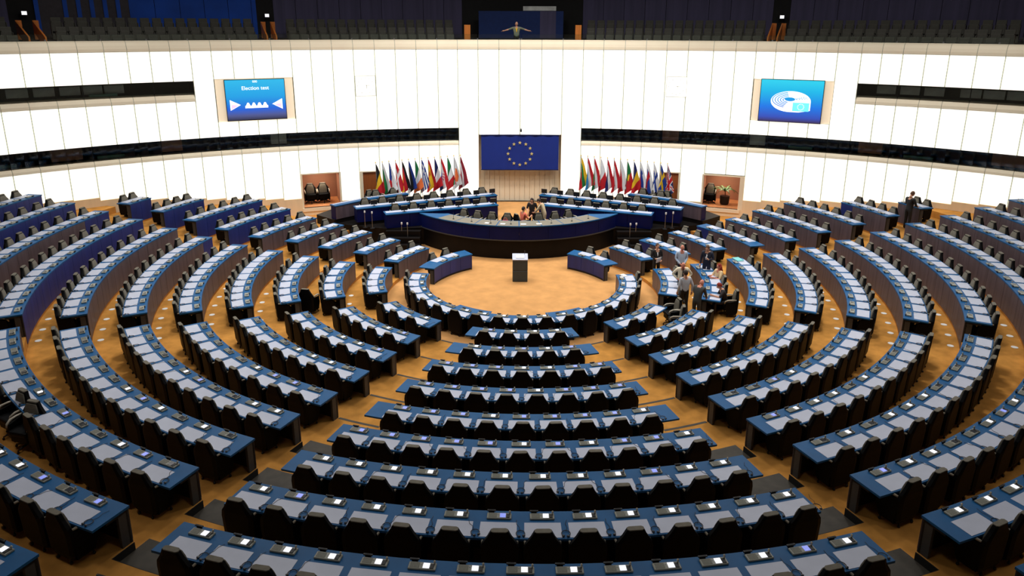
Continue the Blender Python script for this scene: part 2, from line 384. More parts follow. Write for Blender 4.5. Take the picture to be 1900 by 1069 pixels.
# booth interiors behind the dark slots
for rngs, z0, z1, dep, nm in ((LOWR, 4.3, 5.3, 2.2, 'lower'), (HIR, 7.15, 8.2, 1.8, 'upper')):
    m = MB()
    for a0, a1 in rngs:
        m.strip([(WR + .12, z1), (WR + dep, z1), (WR + dep, z0 - .4), (WR + .2, z0 - .4), (WR + .2, z0)], a0, a1, DW, 1.1)
        for e in (a0, a1):
            x0, y0 = DW(e, WR + .05); x1, y1 = DW(e, WR + dep); m.add([(x0, y0, z0), (x1, y1, z0), (x1, y1, z1), (x0, y0, z1)], [(0, 1, 2, 3)])
    struct(m.build('wall_booth', 'booth_dark'), 'dark interpreter booth interior behind the %s windows' % nm)
    for a0, a1 in rngs:
        gt = struct(link('window_1' if nm == 'lower' else 'window_2', None), '%s band of dark booth glazing' % nm); gt['_o'] = (0, 0, 0)
        js = sorted([a0, a1] + [j for q, j in enumerate(JALL) if a0 + 1 < j < a1 - 1 and q % 3 == 0])
        zz0, zz1 = (4.56, 5.27) if nm == 'lower' else (7.52, 8.15)
        for b0, b1 in zip(js, js[1:]):
            p = MB(); p.arc(WR + .10, WR + .112, zz0, zz1, b0, b1, DW, 1.1); p.build('glass_pane', 'glass', gt)
            p = MB(); p.arc(WR + .11, WR + .14, zz0, zz1, b1 - .03, b1 + .03, DW, 1.1); p.build('mullion', 'end_grey', gt)
# closing shell behind and above the camera
def DR(a, r): q = 27.6 if abs(a) < 60 else 27.6 - 2.5 * (abs(a) - 60) / 32; return DF(a, q + r)
m = MB(); m.strip([(0, -.5), (0, 10.02), (.5, 10.02), (.5, 9.0), (9.5, 9.0)], -93, 93, DR, 3); wr_ = struct(m.build('wall_rear', 'rear_wall'), 'beige rear wall carrying the near gallery')
for k in range(-30, 30): MB().arc(-.03, 0, 5.3, 9.6, k * 3 + .08, k * 3 + 2.92, DR, 1.5).build('wall_panel', 'rear_wall', wr_)
m = MB(); m.prism([DW(a, 44) for a in range(0, 360, 6)], CEIL, CEIL + .3); struct(m.build('ceiling', 'ceiling'))
m = MB(); m.strip([(43.5, 9.0), (43.5, CEIL)], 0, 360, DW, 4); struct(m.build('wall_gallery_rear', 'gal_black'))

# doorways: two open alcoves and two brown doors
def alcove(a0, a1, z0, z1, nm, lab):
    m = MB(); d = 2.4
    P = [DW(a0, WR - .02), DW(a1, WR - .02), DW(a1, WR + d), DW(a0, WR + d)]
    (x0, y0), (x1, y1), (x2, y2), (x3, y3) = P
    m.add([(x3, y3, z0), (x2, y2, z0), (x2, y2, z1), (x3, y3, z1)], [(0, 1, 2, 3)], 0)
    m.add([(x0, y0, z0), (x3, y3, z0), (x3, y3, z1), (x0, y0, z1)], [(0, 1, 2, 3)], 0)
    m.add([(x1, y1, z0), (x2, y2, z0), (x2, y2, z1), (x1, y1, z1)], [(0, 1, 2, 3)], 0)
    m.add([(x, y, z1) for x, y in P], [(0, 1, 2, 3)], 0); m.add([(x, y, z0) for x, y in P], [(0, 1, 2, 3)], 1)
    al = struct(m.build(nm, ['alcove_brown', 'alcove_floor']), lab); al['_o'] = (0, 0, 0)
    f = MB(); g = .16
    f.arc(WR - .06, WR + .1, z0 - .1, z1 + .06, a0 - g, a0, DW, 1); f.arc(WR - .06, WR + .1, z0 - .1, z1 + .06, a1, a1 + (g if a1 < 0 else .42), DW, 1)
    f.arc(WR - .06, WR + .1, z1, z1 + .06, a0, a1, DW, 1); f.arc(WR - .10, WR + .1, z0 - .2, z0, a0 - g, a1 + g, DW, 1)
    f.build('door_frame', 'beige', al)
    ld = bpy.data.lights.new('lobby_fill', 'AREA'); ld.size = .8; ld.energy = 45; ld.color = (1, .85, .7); lx, ly = DW((a0 + a1) / 2, WR + 1.2)  # unseen fill light added to brighten the alcove
    lo = bpy.data.objects.new('lobby_fill', ld); COL.objects.link(lo); lo.location = (lx, ly, z1 - .05); lo.parent = al
    return al
alcove(-21.6, -18.1, 1.05, 2.93, 'door_1', 'open doorway to a brown lobby holding two chairs')
alcove(18.4, 21.8, 1.05, 2.87, 'door_2', 'open doorway to a brown lobby holding a potted palm')
for nm, a0, a1 in (('door_3', -15.8, -14.2), ('door_4', 14.35, 15.95)):
    m = MB(); m.arc(WR + .02, WR + .08, .95, 2.88, a0, a1, DW, 1); dr = struct(m.build(nm, 'wood'), 'closed brown wooden door behind the national flags')
    p = MB(); h = DW(a1 - .15, WR); p.box((h[0], h[1] - .04, 1.95), (.03, .05, .12)); p.build('handle', 'steel', dr)
    f = MB(); g = .12
    e0, e1 = (-16.1, -14.1) if a0 < 0 else (14.1, 16.1); f.arc(WR - .05, WR + .1, .95, 2.94, e0, a0, DW, 1); f.arc(WR - .05, WR + .1, .95, 2.94, a1, e1, DW, 1); f.arc(WR - .05, WR + .1, 2.88, 2.94, a0, a1, DW, 1)
    f.build('door_frame', 'beige', dr)

# ------------------------------------------------------------------ visitors' gallery
GW = 37.6
PORT = [(-41.8, -40.1), (-23.7, -22.3), (-5.4, 5.9), (22.8, 24.2), (42.2, 44)]
def inport(a, mrg=0): return any(p - mrg < a < q + mrg for p, q in PORT)
m = MB()
m.strip([(WR + .5, 9.3), (34.0, 9.3), (34.0, 9.72), (35.2, 9.72), (35.2, 10.15), (GW, 10.15)], -50.5, 50.5, DW, 2)
struct(m.build('floor', 'gal_floor'), 'dark stepped floor of the gallery')
bw = MB(); bw.arc(GW + .05, GW + .2, 9.0, CEIL, -50.5, 50.5, DW, 2); bwo = struct(bw.build('wall_gallery', 'gal_black'), 'dark back wall of the visitors gallery'); bwo['_o'] = (0, 0, 0)
a = -50.0
while a < 50:
    wd = 1.9
    if -40.0 <= a < -33.6: wd = .92
    b = a + wd
    for p, q in PORT:
        if a < p < b: b = p
    if inport((a + b) / 2):
        a = [q for p, q in PORT if p <= (a + b) / 2 < q][0]; continue
    if -40.1 <= a < -33.6:
        p = MB(); p.arc(GW - .06, GW, 10.1, CEIL - .1, a, a + .3, DW, 1); p.build('wall_panel', 'gal_blue', bwo)
        p = MB(); p.arc(GW, GW + .05, 10.1, CEIL - .1, a + .3, b, DW, 1); p.build('wall_panel', 'gal_grey', bwo)
    else:
        p = MB(); p.arc(GW, GW + .05, 10.1, CEIL - .1, a + .02, b - .02, DW, 1)
        p.build('wall_panel', 'gal_blue' if -33.7 < a < -23.7 else 'gal_purple', bwo)
    a = b

# ------------------------------------------------------------------ people (built early: their meshes come from skinned skeletons)
J0 = dict(pel=(0, 0, .95), spi=(0, .0, 1.13), che=(0, 0, 1.33), nec=(0, .005, 1.49), hea=(0, .02, 1.63),
          shL=(-.185, 0, 1.43), elL=(-.245, -.02, 1.15), wrL=(-.25, .08, .91), haL=(-.25, .10, .83),
          shR=(.185, 0, 1.43), elR=(.245, -.02, 1.15), wrR=(.25, .08, .91), haR=(.25, .10, .83),
          hiL=(-.09, 0, .92), knL=(-.10, .03, .50), anL=(-.10, 0, .09), toL=(-.12, .16, .04),
          hiR=(.09, 0, .92), knR=(.10, .03, .50), anR=(.10, 0, .09), toR=(.12, .16, .04))
EDG = [('pel', 'spi', 'torso'), ('spi', 'che', 'torso'), ('che', 'nec', 'neck')]
for S in 'LR':
    EDG += [('che', 'sh' + S, 'torso'), ('sh' + S, 'el' + S, 'sleeve'), ('el' + S, 'wr' + S, 'fore'), ('pel', 'hi' + S, 'hip'), ('hi' + S, 'kn' + S, 'leg'), ('kn' + S, 'an' + S, 'leg'), ('an' + S, 'to' + S, 'shoe')]
RAD = dict(pel=(.165, .12), spi=(.155, .11), che=(.165, .115), nec=(.06, .06), sh=(.075, .075), el=(.05, .05), wr=(.034, .034), hi=(.095, .1), kn=(.066, .066), an=(.045, .05), to=(.038, .03))
def person_mesh(key, pose, zones, belly=1.0):
    J = dict(J0); J.update(pose); names = [k for k in J if k not in ('hea', 'haL', 'haR')]
    me = bpy.data.meshes.new(key); me.from_pydata([J[k] for k in names], [(names.index(a), names.index(b)) for a, b, z in EDG], [])
    ob = bpy.data.objects.new(key + '_tmp', me); COL.objects.link(ob)
    md = ob.modifiers.new('skin', 'SKIN'); md.use_smooth_shade = True; ob.modifiers.new('sub', 'SUBSURF').levels = 2
    for i, k in enumerate(names):
        q = RAD.get(k) or RAD[k[:2]]; f = belly if k in ('pel', 'spi') else 1
        me.skin_vertices[0].data[i].radius = (q[0] * f, q[1] * f); me.skin_vertices[0].data[i].use_root = (k == 'pel')
    dg = bpy.context.evaluated_depsgraph_get(); res = bpy.data.meshes.new_from_object(ob.evaluated_get(dg))
    vs = [tuple(v.co) for v in res.vertices]; fs = [tuple(p.vertices) for p in res.polygons]
    bpy.data.objects.remove(ob); bpy.data.meshes.remove(res)
    mats = []; 
    def mi(nm):
        if nm not in mats: mats.append(nm)
        return mats.index(nm)
    b = MB(); b.v = vs
    segs = [(Vector(J[a]), Vector(J[c_]), z) for a, c_, z in EDG]
    for f in fs:
        p = sum((Vector(vs[i]) for i in f), Vector()) / len(f); best = None
        for a, c_, z in segs:
            d = c_ - a; t = max(0, min(1, (p - a).dot(d) / d.length_squared)); q = (p - (a + t * d)).length
            if best is None or q < best[0]: best = (q, z, t)
        z = best[1]
        if z == 'neck' and best[2] < .45: z = 'torso'
        if z == 'hip': z = 'torso' if zones.get('long_jacket') else 'leg'
        if z == 'torso' and p.z < Vector(J['pel']).z - .02 and not zones.get('long_jacket') : z = 'leg'
        nm = {'torso': zones['top'], 'sleeve': zones['top'], 'fore': zones['top'] if zones.get('long', True) else zones['skin'], 'leg': zones['legs'], 'shoe': 'black', 'neck': zones['skin']}[z]
        b.f.append(f); b.m.append(mi(nm))
    sk = mi(zones['skin']); H = Vector(J['hea']); nk = Vector(J['nec']); upv = (H - nk).normalized()
    fx = zones.get('look', 0); R = Matrix.Rotation(fx, 3, 'Z') @ Vector((0, 0, 1)).rotation_difference(upv).to_matrix()
    def place(bb, fn):
        o = len(b.v) 
        for p in bb.v: b.v.append(tuple(H + R @ Vector(p)))
        for f, q in zip(bb.f, bb.m): b.f.append(tuple(i + o for i in f)); b.m.append(fn(q))
    def face(p):
        q = p.copy()
        if q.z < -.2: k = 1 - .28 * (-q.z - .2); q.x *= k; q.y *= (k if q.y < 0 else .5 + .5 * k)
        if q.y > .9 and abs(q.x) < .25 and -.3 < q.z < .15: q.y += .22
        return q
    h = MB(); h.ell((0, 0, .01), (.076, .096, .118), 16, 12, fn=face)
    h.ell((.078, -.005, -.005), (.012, .022, .032), 6, 4); h.ell((-.078, -.005, -.005), (.012, .022, .032), 6, 4)
    h.tube([(0, -.01, -.08), (0, -.02, -.17)], [.052, .055], 10)
    h.ell((.03, .088, .012), (.011, .008, .007), 6, 4, mi=1); h.ell((-.03, .088, .012), (.011, .008, .007), 6, 4, mi=1); h.box((0, .088, -.052), (.036, .012, .007), mi=2)
    e, l_ = mi('black'), mi('lips'); place(h, lambda q: (sk, e, l_)[q])
    for S in 'LR':                                              # hands: palm and five bent fingers
        w_, q = Vector(J['wr' + S]), Vector(J['ha' + S]); d = (q - w_).normalized(); sx = 1 if S == 'R' else -1
        n_ = d.cross(Vector((0, 1, 0))); n_ = n_.normalized() if n_.length > .1 else Vector((1, 0, 0)); t = n_.cross(d).normalized()
        hb = MB(); hb.tube([w_ - d * .03, w_ + d * .03, w_ + d * .075, w_ + d * .095], [.03, .036, .04, .03], 8)
        for k, ln in enumerate((.062, .075, .08, .07)):
            o = w_ + d * .085 + t * ((k - 1.5) * .019); hb.tube([o, o + d * ln * .55 + n_ * -.004 * sx, o + d * ln + n_ * -.02 * sx], [.009, .0085, .007], 6)
        o = w_ + d * .04 + t * .035; hb.tube([o, o + d * .03 + t * .022, o + d * .06 + t * .026], [.011, .010, .008], 6)
        oo = len(b.v); b.v.extend(tuple(p) for p in hb.v)
        for f in hb.f: b.f.append(tuple(i + oo for i in f)); b.m.append(sk)
    return b.mesh(key, mats, None, True), J, H, R
for nm, c3 in dict(skin=(214, 160, 130), skin_red=(212, 138, 114), lips=(160, 80, 70), hair_dark=(40, 28, 22), hair_red=(150, 44, 22), hair_brown=(92, 60, 40), hair_grey=(150, 140, 132),
                   suit_black=(20, 20, 22), suit_navy=(22, 30, 52), suit_grey=(58, 58, 54), shirt_blue=(196, 212, 232), shirt_white=(196, 200, 206), shirt_cream=(240, 226, 196),
                   trouser_black=(22, 21, 20), trouser_navy=(28, 36, 60), salmon=(240, 120, 96), beige_shirt=(206, 186, 150), vest=(122, 128, 108), dress_dark=(34, 26, 28), top_pale=(236, 206, 158), trouser_beige=(196, 172, 140)).items():
    mat(nm, c3, .7, var=.08, scale=9)
def person(label, loc, yaw, pose, zones, hair=None, style='short', scale=1.0, belly=1.0, extra=None):
    t = thing('person', label, 'person', loc, yaw); t.scale = (scale,) * 3
    me, J, H, R = person_mesh('body', pose, zones, belly); link('body', me, t)
    if hair:
        hb = MB()
        def cap(p):
            q = p.copy()
            lim = .12 if q.y > .35 else (-.55 if style == 'short' else -.8)
            if q.z < lim: q.z = lim; 
            if q.y > .72: q.y = .72
            return q
        hb.ell((0, -.012, .028), (.084, .104, .118), 16, 12, fn=cap)
        if style == 'long':
            hb.loft([(-.34, -.075, .07, .03), (-.2, -.075, .095, .045), (-.05, -.05, .092, .06), (.06, -.03, .085, .07)])
        hb.v = [tuple(H + R @ Vector(p)) for p in hb.v]; hb.build('hair', hair, t, smooth=True)
    if zones.get('shirtfront'):
        c_ = Vector(J['che']); n_ = Vector(J['nec']); f = MB(); y = c_.y + .118
        f.add([(-.05, n_.y + .055, n_.z - .02), (.05, n_.y + .055, n_.z - .02), (0, y + .012, c_.z - .14), (0, n_.y + .04, n_.z - .03)], [(0, 2, 1), (0, 1, 3)]); f.build('shirt_front', 'f_white', t)
    if zones.get('tie'):
        c_ = Vector(J['che']); n_ = Vector(J['nec']); s_ = Vector(J['spi']); f = MB()
        f.loft([(s_.z - .02, s_.y + .125, .004, .004), (s_.z + .06, s_.y + .13, .032, .006), (n_.z - .06, n_.y + .095, .018, .006), (n_.z - .03, n_.y + .07, .024, .010)]); f.build('tie', zones['tie'], t)
    if extra: extra(t)
    return t
def sit(dz=-.46, fwd=.42):
    """seated: pelvis lowered by dz, thighs forward"""
    P = {}
    for k in ('pel', 'spi', 'che', 'nec', 'hea', 'shL', 'shR', 'elL', 'elR', 'wrL', 'wrR', 'haL', 'haR', 'hiL', 'hiR'):
        x, y, z = J0[k]; P[k] = (x, y, z + dz + (.04 if k in ('pel', 'hiL', 'hiR') else 0))
    for S, sx in (('L', -1), ('R', 1)):
        P['kn' + S] = (sx * .13, fwd, .50); P['an' + S] = (sx * .13, fwd - .02, .09); P['to' + S] = (sx * .14, fwd + .13, .04)
    return P
def sheet(name, mat_, d, loc, rot):
    def fn(t):
        o = MB().box((0, 0, 0), d).build(name, mat_, t, loc=loc); o.rotation_euler = rot
    return fn
CH, SH = [], []
def P3(a, r, z): x, y = DF(a, r); return (x, y, z)
person('man in black suit holding white papers at the gap beside the rostrum blocks', P3(102.7, 5.95, ZR[1]), rad(180 + 12), dict(elR=(.25, .0, 1.16), wrR=(.12, .2, 1.12), haR=(.05, .24, 1.12), elL=(-.25, .0, 1.16), wrL=(-.14, .18, 1.02), haL=(-.08, .22, 1.0)), dict(top='suit_black', legs='trouser_black', skin='skin', long_jacket=1, shirtfront=1), 'hair_brown', scale=.98,
       extra=sheet('papers', 'paper', (.22, .012, .3), (.02, .27, 1.08), (-.5, .2, .1)))
person('balding man in pale blue shirt with hands clasped in front', P3(97.8, 6.85, ZR[1] + .02), rad(180), dict(wrR=(.08, .18, .96), haR=(.02, .2, .92), wrL=(-.08, .18, .96), haL=(-.02, .2, .92)), dict(top='shirt_blue', legs='trouser_navy', skin='skin_red'), None)
person('bearded man in navy suit looking down beside the side block', P3(93.2, 7.75, ZR[2]), rad(180 - 30), dict(hea=(0, .06, 1.62), elL=(-.26, .02, 1.18), wrL=(-.1, .2, 1.2), haL=(-.04, .22, 1.24)), dict(top='suit_navy', legs='trouser_navy', skin='skin', long_jacket=1, shirtfront=1), 'hair_brown', scale=1.02,
       extra=sheet('phone', 'f_white', (.07, .012, .13), (-.02, .25, 1.26), (-.4, 0, 0)))
person('red-faced man in cream shirt and dark tie with hands on hips', P3(79.5, 6.45, ZR[1]), rad(178), dict(hea=(0, .07, 1.6), elL=(-.38, -.06, 1.2), wrL=(-.2, .06, 1.02), haL=(-.14, .09, 1.0), elR=(.38, -.06, 1.2), wrR=(.2, .06, 1.02), haR=(.14, .09, 1.0)), dict(top='shirt_cream', legs='trouser_black', skin='skin_red', tie='suit_black'), None, belly=1.1)
person('man in white shirt and black trousers seen from behind, walking', P3(68.5, 6.62, ZR[1]), rad(14), dict(knL=(-.08, .12, .52), anL=(-.06, .0, .1), toL=(-.06, .15, .05), knR=(.08, -.02, .5), anR=(.06, -.16, .09), toR=(.07, -.02, .04), elR=(.29, -.05, 1.16), wrR=(.3, .0, .9), haR=(.3, .02, .82)), dict(top='shirt_white', legs='trouser_black', skin='skin'), 'hair_dark', scale=1.02)
person('man in dark grey suit bending over the desk, seen from behind', P3(62.4, 7.22, ZR[1]), rad(-42), dict(spi=(0, .05, 1.13), che=(0, .14, 1.3), nec=(0, .22, 1.44), hea=(0, .29, 1.55), shL=(-.185, .15, 1.40), shR=(.185, .15, 1.40), elL=(-.24, .22, 1.14), wrL=(-.16, .38, .98), haL=(-.13, .44, .94), elR=(.24, .22, 1.14), wrR=(.18, .4, .98), haR=(.15, .46, .94)), dict(top='suit_grey', legs='suit_grey', skin='skin_red', long_jacket=1), None)
person('red-haired woman in pale yellow top seated at the third-row side desk', P3(86.0, RR[2] + .72, ZR[2]), rad(86 + 25), dict(sit(), elL=(-.24, .14, .72), wrL=(-.12, .36, .78), haL=(-.08, .44, .79), elR=(.24, .14, .72), wrR=(.14, .34, .78), haR=(.1, .42, .79)), dict(top='top_pale', legs='trouser_black', skin='skin_red', long=False), 'hair_red', style='long')
person('red-haired woman in dark dress leaning on the third-row side desk from her chair', P3(70.5, RR[2] + .86, ZR[2]), rad(70 + 15), dict(sit(), spi=(0, .06, .68), che=(0, .15, .86), nec=(0, .22, 1.0), hea=(0, .28, 1.12), shL=(-.18, .15, .95), shR=(.18, .15, .95), elL=(-.26, .3, .76), wrL=(-.12, .5, .78), haL=(-.08, .58, .79), elR=(.26, .25, .7), wrR=(.2, .4, .56), haR=(.18, .46, .52)), dict(top='dress_dark', legs='dress_dark', skin='skin', long=False), 'hair_red')
person('man in black suit standing at the outermost desk below the luminous wall', P3(102.9, 18.42, ZR[8]), rad(-70), dict(hea=(0, .08, 1.61), spi=(0, .02, 1.13), che=(0, .05, 1.33), elL=(-.25, .1, 1.16), wrL=(-.16, .3, 1.06), haL=(-.12, .36, 1.05), elR=(.25, .1, 1.16), wrR=(.16, .3, 1.06), haR=(.12, .36, 1.05)), dict(top='suit_black', legs='trouser_black', skin='skin', long_jacket=1), 'hair_brown', scale=1.05)
DZ = .9
person('person in salmon top seated on the rostrum with back half turned', (.12, 6.45, DZ), rad(-60), dict(sit(), elL=(-.25, .1, .72), wrL=(-.15, .3, .8), haL=(-.1, .37, .82), elR=(.25, .12, .72), wrR=(.17, .33, .8), haR=(.12, .4, .82)), dict(top='salmon', legs='dress_dark', skin='skin', long=False), 'hair_dark', scale=1.0)
person('long-haired woman in dark vest standing on the rostrum between two colleagues', (.56, 6.75, DZ), rad(170), dict(hea=(0, .06, 1.61), elL=(-.27, .04, 1.18), wrL=(-.26, .22, 1.0), haL=(-.24, .28, .96), elR=(.25, .06, 1.16), wrR=(.18, .26, 1.02), haR=(.15, .33, 1.0)), dict(top='dress_dark', legs='dress_dark', skin='skin', long=False), 'hair_dark', style='long', scale=.97)
person('dark-haired man in beige shirt leaning forward on the rostrum', (1.18, 6.55, DZ), rad(70), dict(spi=(0, .06, 1.12), che=(0, .16, 1.28), nec=(0, .24, 1.41), hea=(0, .3, 1.53), shL=(-.185, .17, 1.37), shR=(.185, .17, 1.37), elL=(-.24, .3, 1.14), wrL=(-.16, .48, .98), haL=(-.13, .55, .95), elR=(.24, .3, 1.14), wrR=(.18, .46, 1.0), haR=(.15, .53, .97)), dict(top='beige_shirt', legs='trouser_beige', skin='skin'), 'hair_dark')
gx, gy = DW(-.36, 33.85)
person('man in grey vest stretching both arms wide in the visitors gallery', (gx, gy, 9.3), rad(180), dict(elL=(-.45, .05, 1.34), wrL=(-.69, .08, 1.27), haL=(-.77, .09, 1.26), elR=(.45, .05, 1.34), wrR=(.69, .08, 1.27), haR=(.77, .09, 1.26)), dict(top='vest', legs='trouser_black', skin='skin', long=False), None, scale=1.02,
       extra=lambda t: MB().add([(-.05, .13, 1.42), (.05, .13, 1.42), (.012, .15, 1.2), (-.012, .15, 1.2)], [(0, 1, 2, 3)]).build('lanyard', 'f_yellow', t))

# ------------------------------------------------------------------ gallery seats, portals, glass
gs = MB(); g1 = rbox((.43, .09, .46), .03); gs.add(*shift(g1, (0, .16, .62))); gs.add(*shift(rbox((.41, .14, .4), .03), (0, .04, .50))); gs.box((-.225, .05, .4), (.03, .26, .5)); gs.box((.225, .05, .4), (.03, .26, .5)); gs.box((0, .12, .2), (.43, .06, .4))
GSM = gs.mesh('gallery_seat', 'gal_seat', None, False)
for R_, zf, nm in ((33.45, 9.3 + .0, 'front'), (34.75, 9.72 + .18, 'middle'), (35.95, 10.15 + .22, 'upper')):
    cnt = {}
    for k in range(-54, 55):
        a = k * .9 + .45
        if abs(a) > 47 or inport(a, .45): continue
        x, y = DW(a, R_); zz = {'front': 9.3, 'middle': 9.72, 'upper': 10.15}[nm]
        o = link('folding_chair', GSM, None, (x, y, zz), -rad(a)); sc = {'front': 1.28, 'middle': 1.22, 'upper': 1.24}[nm]; o.scale = (1, 1, sc)
        sec = 'outermost section' if a < -41 else 'blue-wall section' if a < -23 else 'section beside the booth' if a < 0 else 'booth-to-logo-gangway section' if a < 23 else 'section past the logo screen'
        cnt[sec] = cnt.get(sec, 0) + 1
        tag(o, 'grey folding chair, %s from the voting-screen end, %s gallery row, %s' % (ORDN[min(25, cnt[sec] - 1)], nm, sec), 'chair', '%s gallery row %s' % (nm, sec))
gb = thing('glass_balustrade', 'clear glass balustrade standing on the gallery parapet', 'balustrade', (0, WC + WR + .55, 10.12)); gb['_o'] = (0, WC + WR + .55, 10.12)
js = sorted([s_ * j for s_ in (-1, 1) for j in JN[::2] if j < 48])
for b0, b1 in zip(js, js[1:]):
    MB().arc(WR + .5, WR + .512, 10.12, 10.42, b0 + .05, b1 - .05, DW, 1.1).build('glass_pane', 'glass', gb, world=True)
    MB().arc(WR + .49, WR + .52, 10.12, 10.2, b0 - .06, b0 + .06, DW, 1).build('glass_clamp', 'steel', gb, world=True)
for k, (p, q) in enumerate(PORT):
    if abs(p) > 43: continue
    c_ = (p + q) / 2; wide = q - p > 5
    e = [(p + .1, p + .5), (q - .5, q - .1)] if not wide else [(p + .02, p + .6), (q - .62, q - .04)]
    for a0, a1 in e:
        x, y = DW((a0 + a1) / 2, 35); o = thing('stair_cheek', 'orange wooden stair side panel in the %s gallery gangway' % ('central' if wide else ['outer', 'inner', '', 'palm-side', 'far palm-side'][k]), 'panel', (x, y, 9.7), 0, 'orange gangway panels %d' % k)
        if wide: MB().arc(34.0, 34.2, 9.3, 10.92, a0, a1, DW, 1).build('board', 'orange', o, world=True)
        else:
            MB().add([(*DW(a0 + (.12 if t else 0), r_), z) for r_, z in ((33.6, 9.6), (36.4, 10.5), (36.4, 11.02), (33.6, 10.3)) for t in (0, 1)], [(0, 2, 4, 6), (1, 7, 5, 3), (0, 1, 3, 2), (2, 3, 5, 4), (4, 5, 7, 6), (6, 7, 1, 0)]).build('board', 'orange', o, world=True)
            MB().arc(36.4, 36.5, 10.1, 11.05, a0, a1, DW, 1).build('post', 'orange', o, world=True)
    if not wide:
        x, y = DW(c_ + .1, GW - .3); o = thing('exit_sign', 'small lit white exit sign over the %s' % ['gangway by the blue-striped gallery wall', 'gangway between the blue and purple gallery walls', '', 'gangway above the logo screen', 'far gangway past the logo screen'][k], 'sign', (x, y, 11.4)); o.rotation_euler = (0, 0, -rad(c_))
        MB().box((0, 0, .0), (.3, .06, .24)).build('housing', 'black', o); MB().box((0, -.035, 0), (.22, .02, .17)).build('lit_face', 'display_white', o)
bx = thing('gallery_booth', 'dark blue booth wall behind the man with spread arms', 'booth', (0, WC + 36.2, 9.7))
MB().arc(36.2, 36.6, 9.7, 11.72, -3.9, 1.9, DW, 1).build('blue_panel', 'booth_blue', bx, world=True)
MB().arc(36.2, 36.6, 9.7, 11.72, 1.9, 3.4, DW, 1).build('grey_panel', 'gal_purple', bx, world=True)
MB().arc(36.2, 36.6, 9.7, 11.72, 3.4, 4.1, DW, 1).build('blue_panel', 'booth_blue', bx, world=True)
MB().arc(36.3, 36.5, 11.75, 12.0, .3, 3.4, DW, 1).build('window_strip', 'booth_pale', bx, world=True)

# ------------------------------------------------------------------ booth contents seen through the dark windows
def inbooth(name, label, cat, a, z, d, m_, R_=WR + 1.2):
    x, y = DW(a, R_); o = thing(name, label, cat, (x, y, z)); o.rotation_euler = (0, 0, -rad(a))
    MB().add(*rbox(d, .02)).build('body', m_, o); MB().box((0, -d[1] / 2 - .005, d[2] * .1), (d[0] * .8, .01, d[2] * .5)).build('front', m_, o); return o
for k, (a, w_, m_) in enumerate(((-40.6, 1.3, 'booth_brown'), (-32.6, 1.0, 'booth_brown'), (-23.4, .8, 'booth_pale'), (14.9, .9, 'booth_brown'), (23.0, .8, 'booth_pale'), (32.6, 1.1, 'booth_brown'), (42.9, 1.4, 'booth_brown'))):
    inbooth('booth_cabinet', '%s cabinet in the lower booth strip, %s' % ('brown' if m_ == 'booth_brown' else 'pale grey', ['nearest the outer end past the voting screen', 'between the voting screen and the outer end', 'below the voting screen', 'between the flags and the logo screen', 'below the logo screen', 'past the logo screen', 'nearest the outer end past the logo screen'][k]), 'cabinet', a, 4.95, (w_, .3, .6), m_, WR + .5)
for k, (a, w_) in enumerate(((-45, 1.0), (-37.4, 1.2), (18.4, 1.1), (26.8, 1.2), (36.4, 1.3))):
    inbooth('booth_desk', 'small teal booth desk behind the lower windows, %s' % ['at the outer end past the voting screen', 'between the voting screen and the outer end', 'above the potted palm doorway', 'below the logo screen', 'past the logo screen'][k], 'desk', a, 4.66, (w_, .3, .14), 'booth_teal', WR + .5)
for k, a in enumerate((-47.5, -45.2, -43.2, -41.4, -39.6, -38.0, -36.4, 33.2, 35, 36.8, 39.4, 41, 42.6, 44.4, 46)):  # pale boards imitating wall panels reflected in the upper booth glass
    inbooth('booth_reflection', 'pale stand-in for wall reflection, upper booth strip, %s from the outer end, %s side' % (ORDN[k if a < 0 else 14 - k], 'voting-screen' if a < 0 else 'logo-screen'), 'reflection', a, 7.85, (.85, .06, .4), 'booth_pale', WR + .6)['group'] = 'upper booth imitated reflections on the %s side' % ('voting-screen' if a < 0 else 'logo-screen')
inbooth('booth_desk', 'small teal booth desk behind the upper windows', 'desk', -37.3, 7.6, (1.2, .3, .12), 'booth_teal', WR + .5)

# ------------------------------------------------------------------ displays, clocks, banner
def text_mesh(body, size, mt, parent, loc, ext=.004):
    cu = bpy.data.curves.new('txt', 'FONT'); cu.body = body; cu.size = size; cu.align_x = 'CENTER'; cu.align_y = 'CENTER'; cu.extrude = ext
    ob = bpy.data.objects.new('txt', cu); COL.objects.link(ob); dg = bpy.context.evaluated_depsgraph_get(); me = bpy.data.meshes.new_from_object(ob.evaluated_get(dg)); bpy.data.objects.remove(ob)
    me.materials.clear(); me.materials.append(MATS[mt]); o = link('lettering', me, parent, loc); o.rotation_euler = (pi / 2, 0, 0); return o
def display(a0, a1, b0, b1, z0, z1, m_, label):
    ac = (a0 + a1) / 2; x, y = DW(ac, WR - .08); w_ = 2 * WR * sin(rad(abs(a1 - a0) / 2)); t = thing('display_screen', label, 'screen', (x, y, (z0 + z1) / 2), -rad(ac)); h = z1 - z0
    bw_ = 2 * WR * sin(rad(abs(b1 - b0) / 2)); off = WR * sin(rad((b0 + b1) / 2 - ac))
    MB().box((off, .10, .0), (bw_, .1, 8.2 - 6.03)).build('surround', 'cream_glow', t); MB().box((0, 0, 0), (w_ + .06, .1, h + .06)).build('bezel', 'black', t)
    MB().box((0, -.055, 0), (w_, .01, h)).build('picture', m_, t); return t, w_, h
t, w_, h = display(-27.75, -22.6, -28.55, -21.8, 6.08, 8.14, 'display_a', 'wall screen showing Election test with two white triangles')
text_mesh('Election test', .27, 'display_white', t, (.0, -.066, .6)); text_mesh('000', .16, 'display_white', t, (.0, -.066, .93))
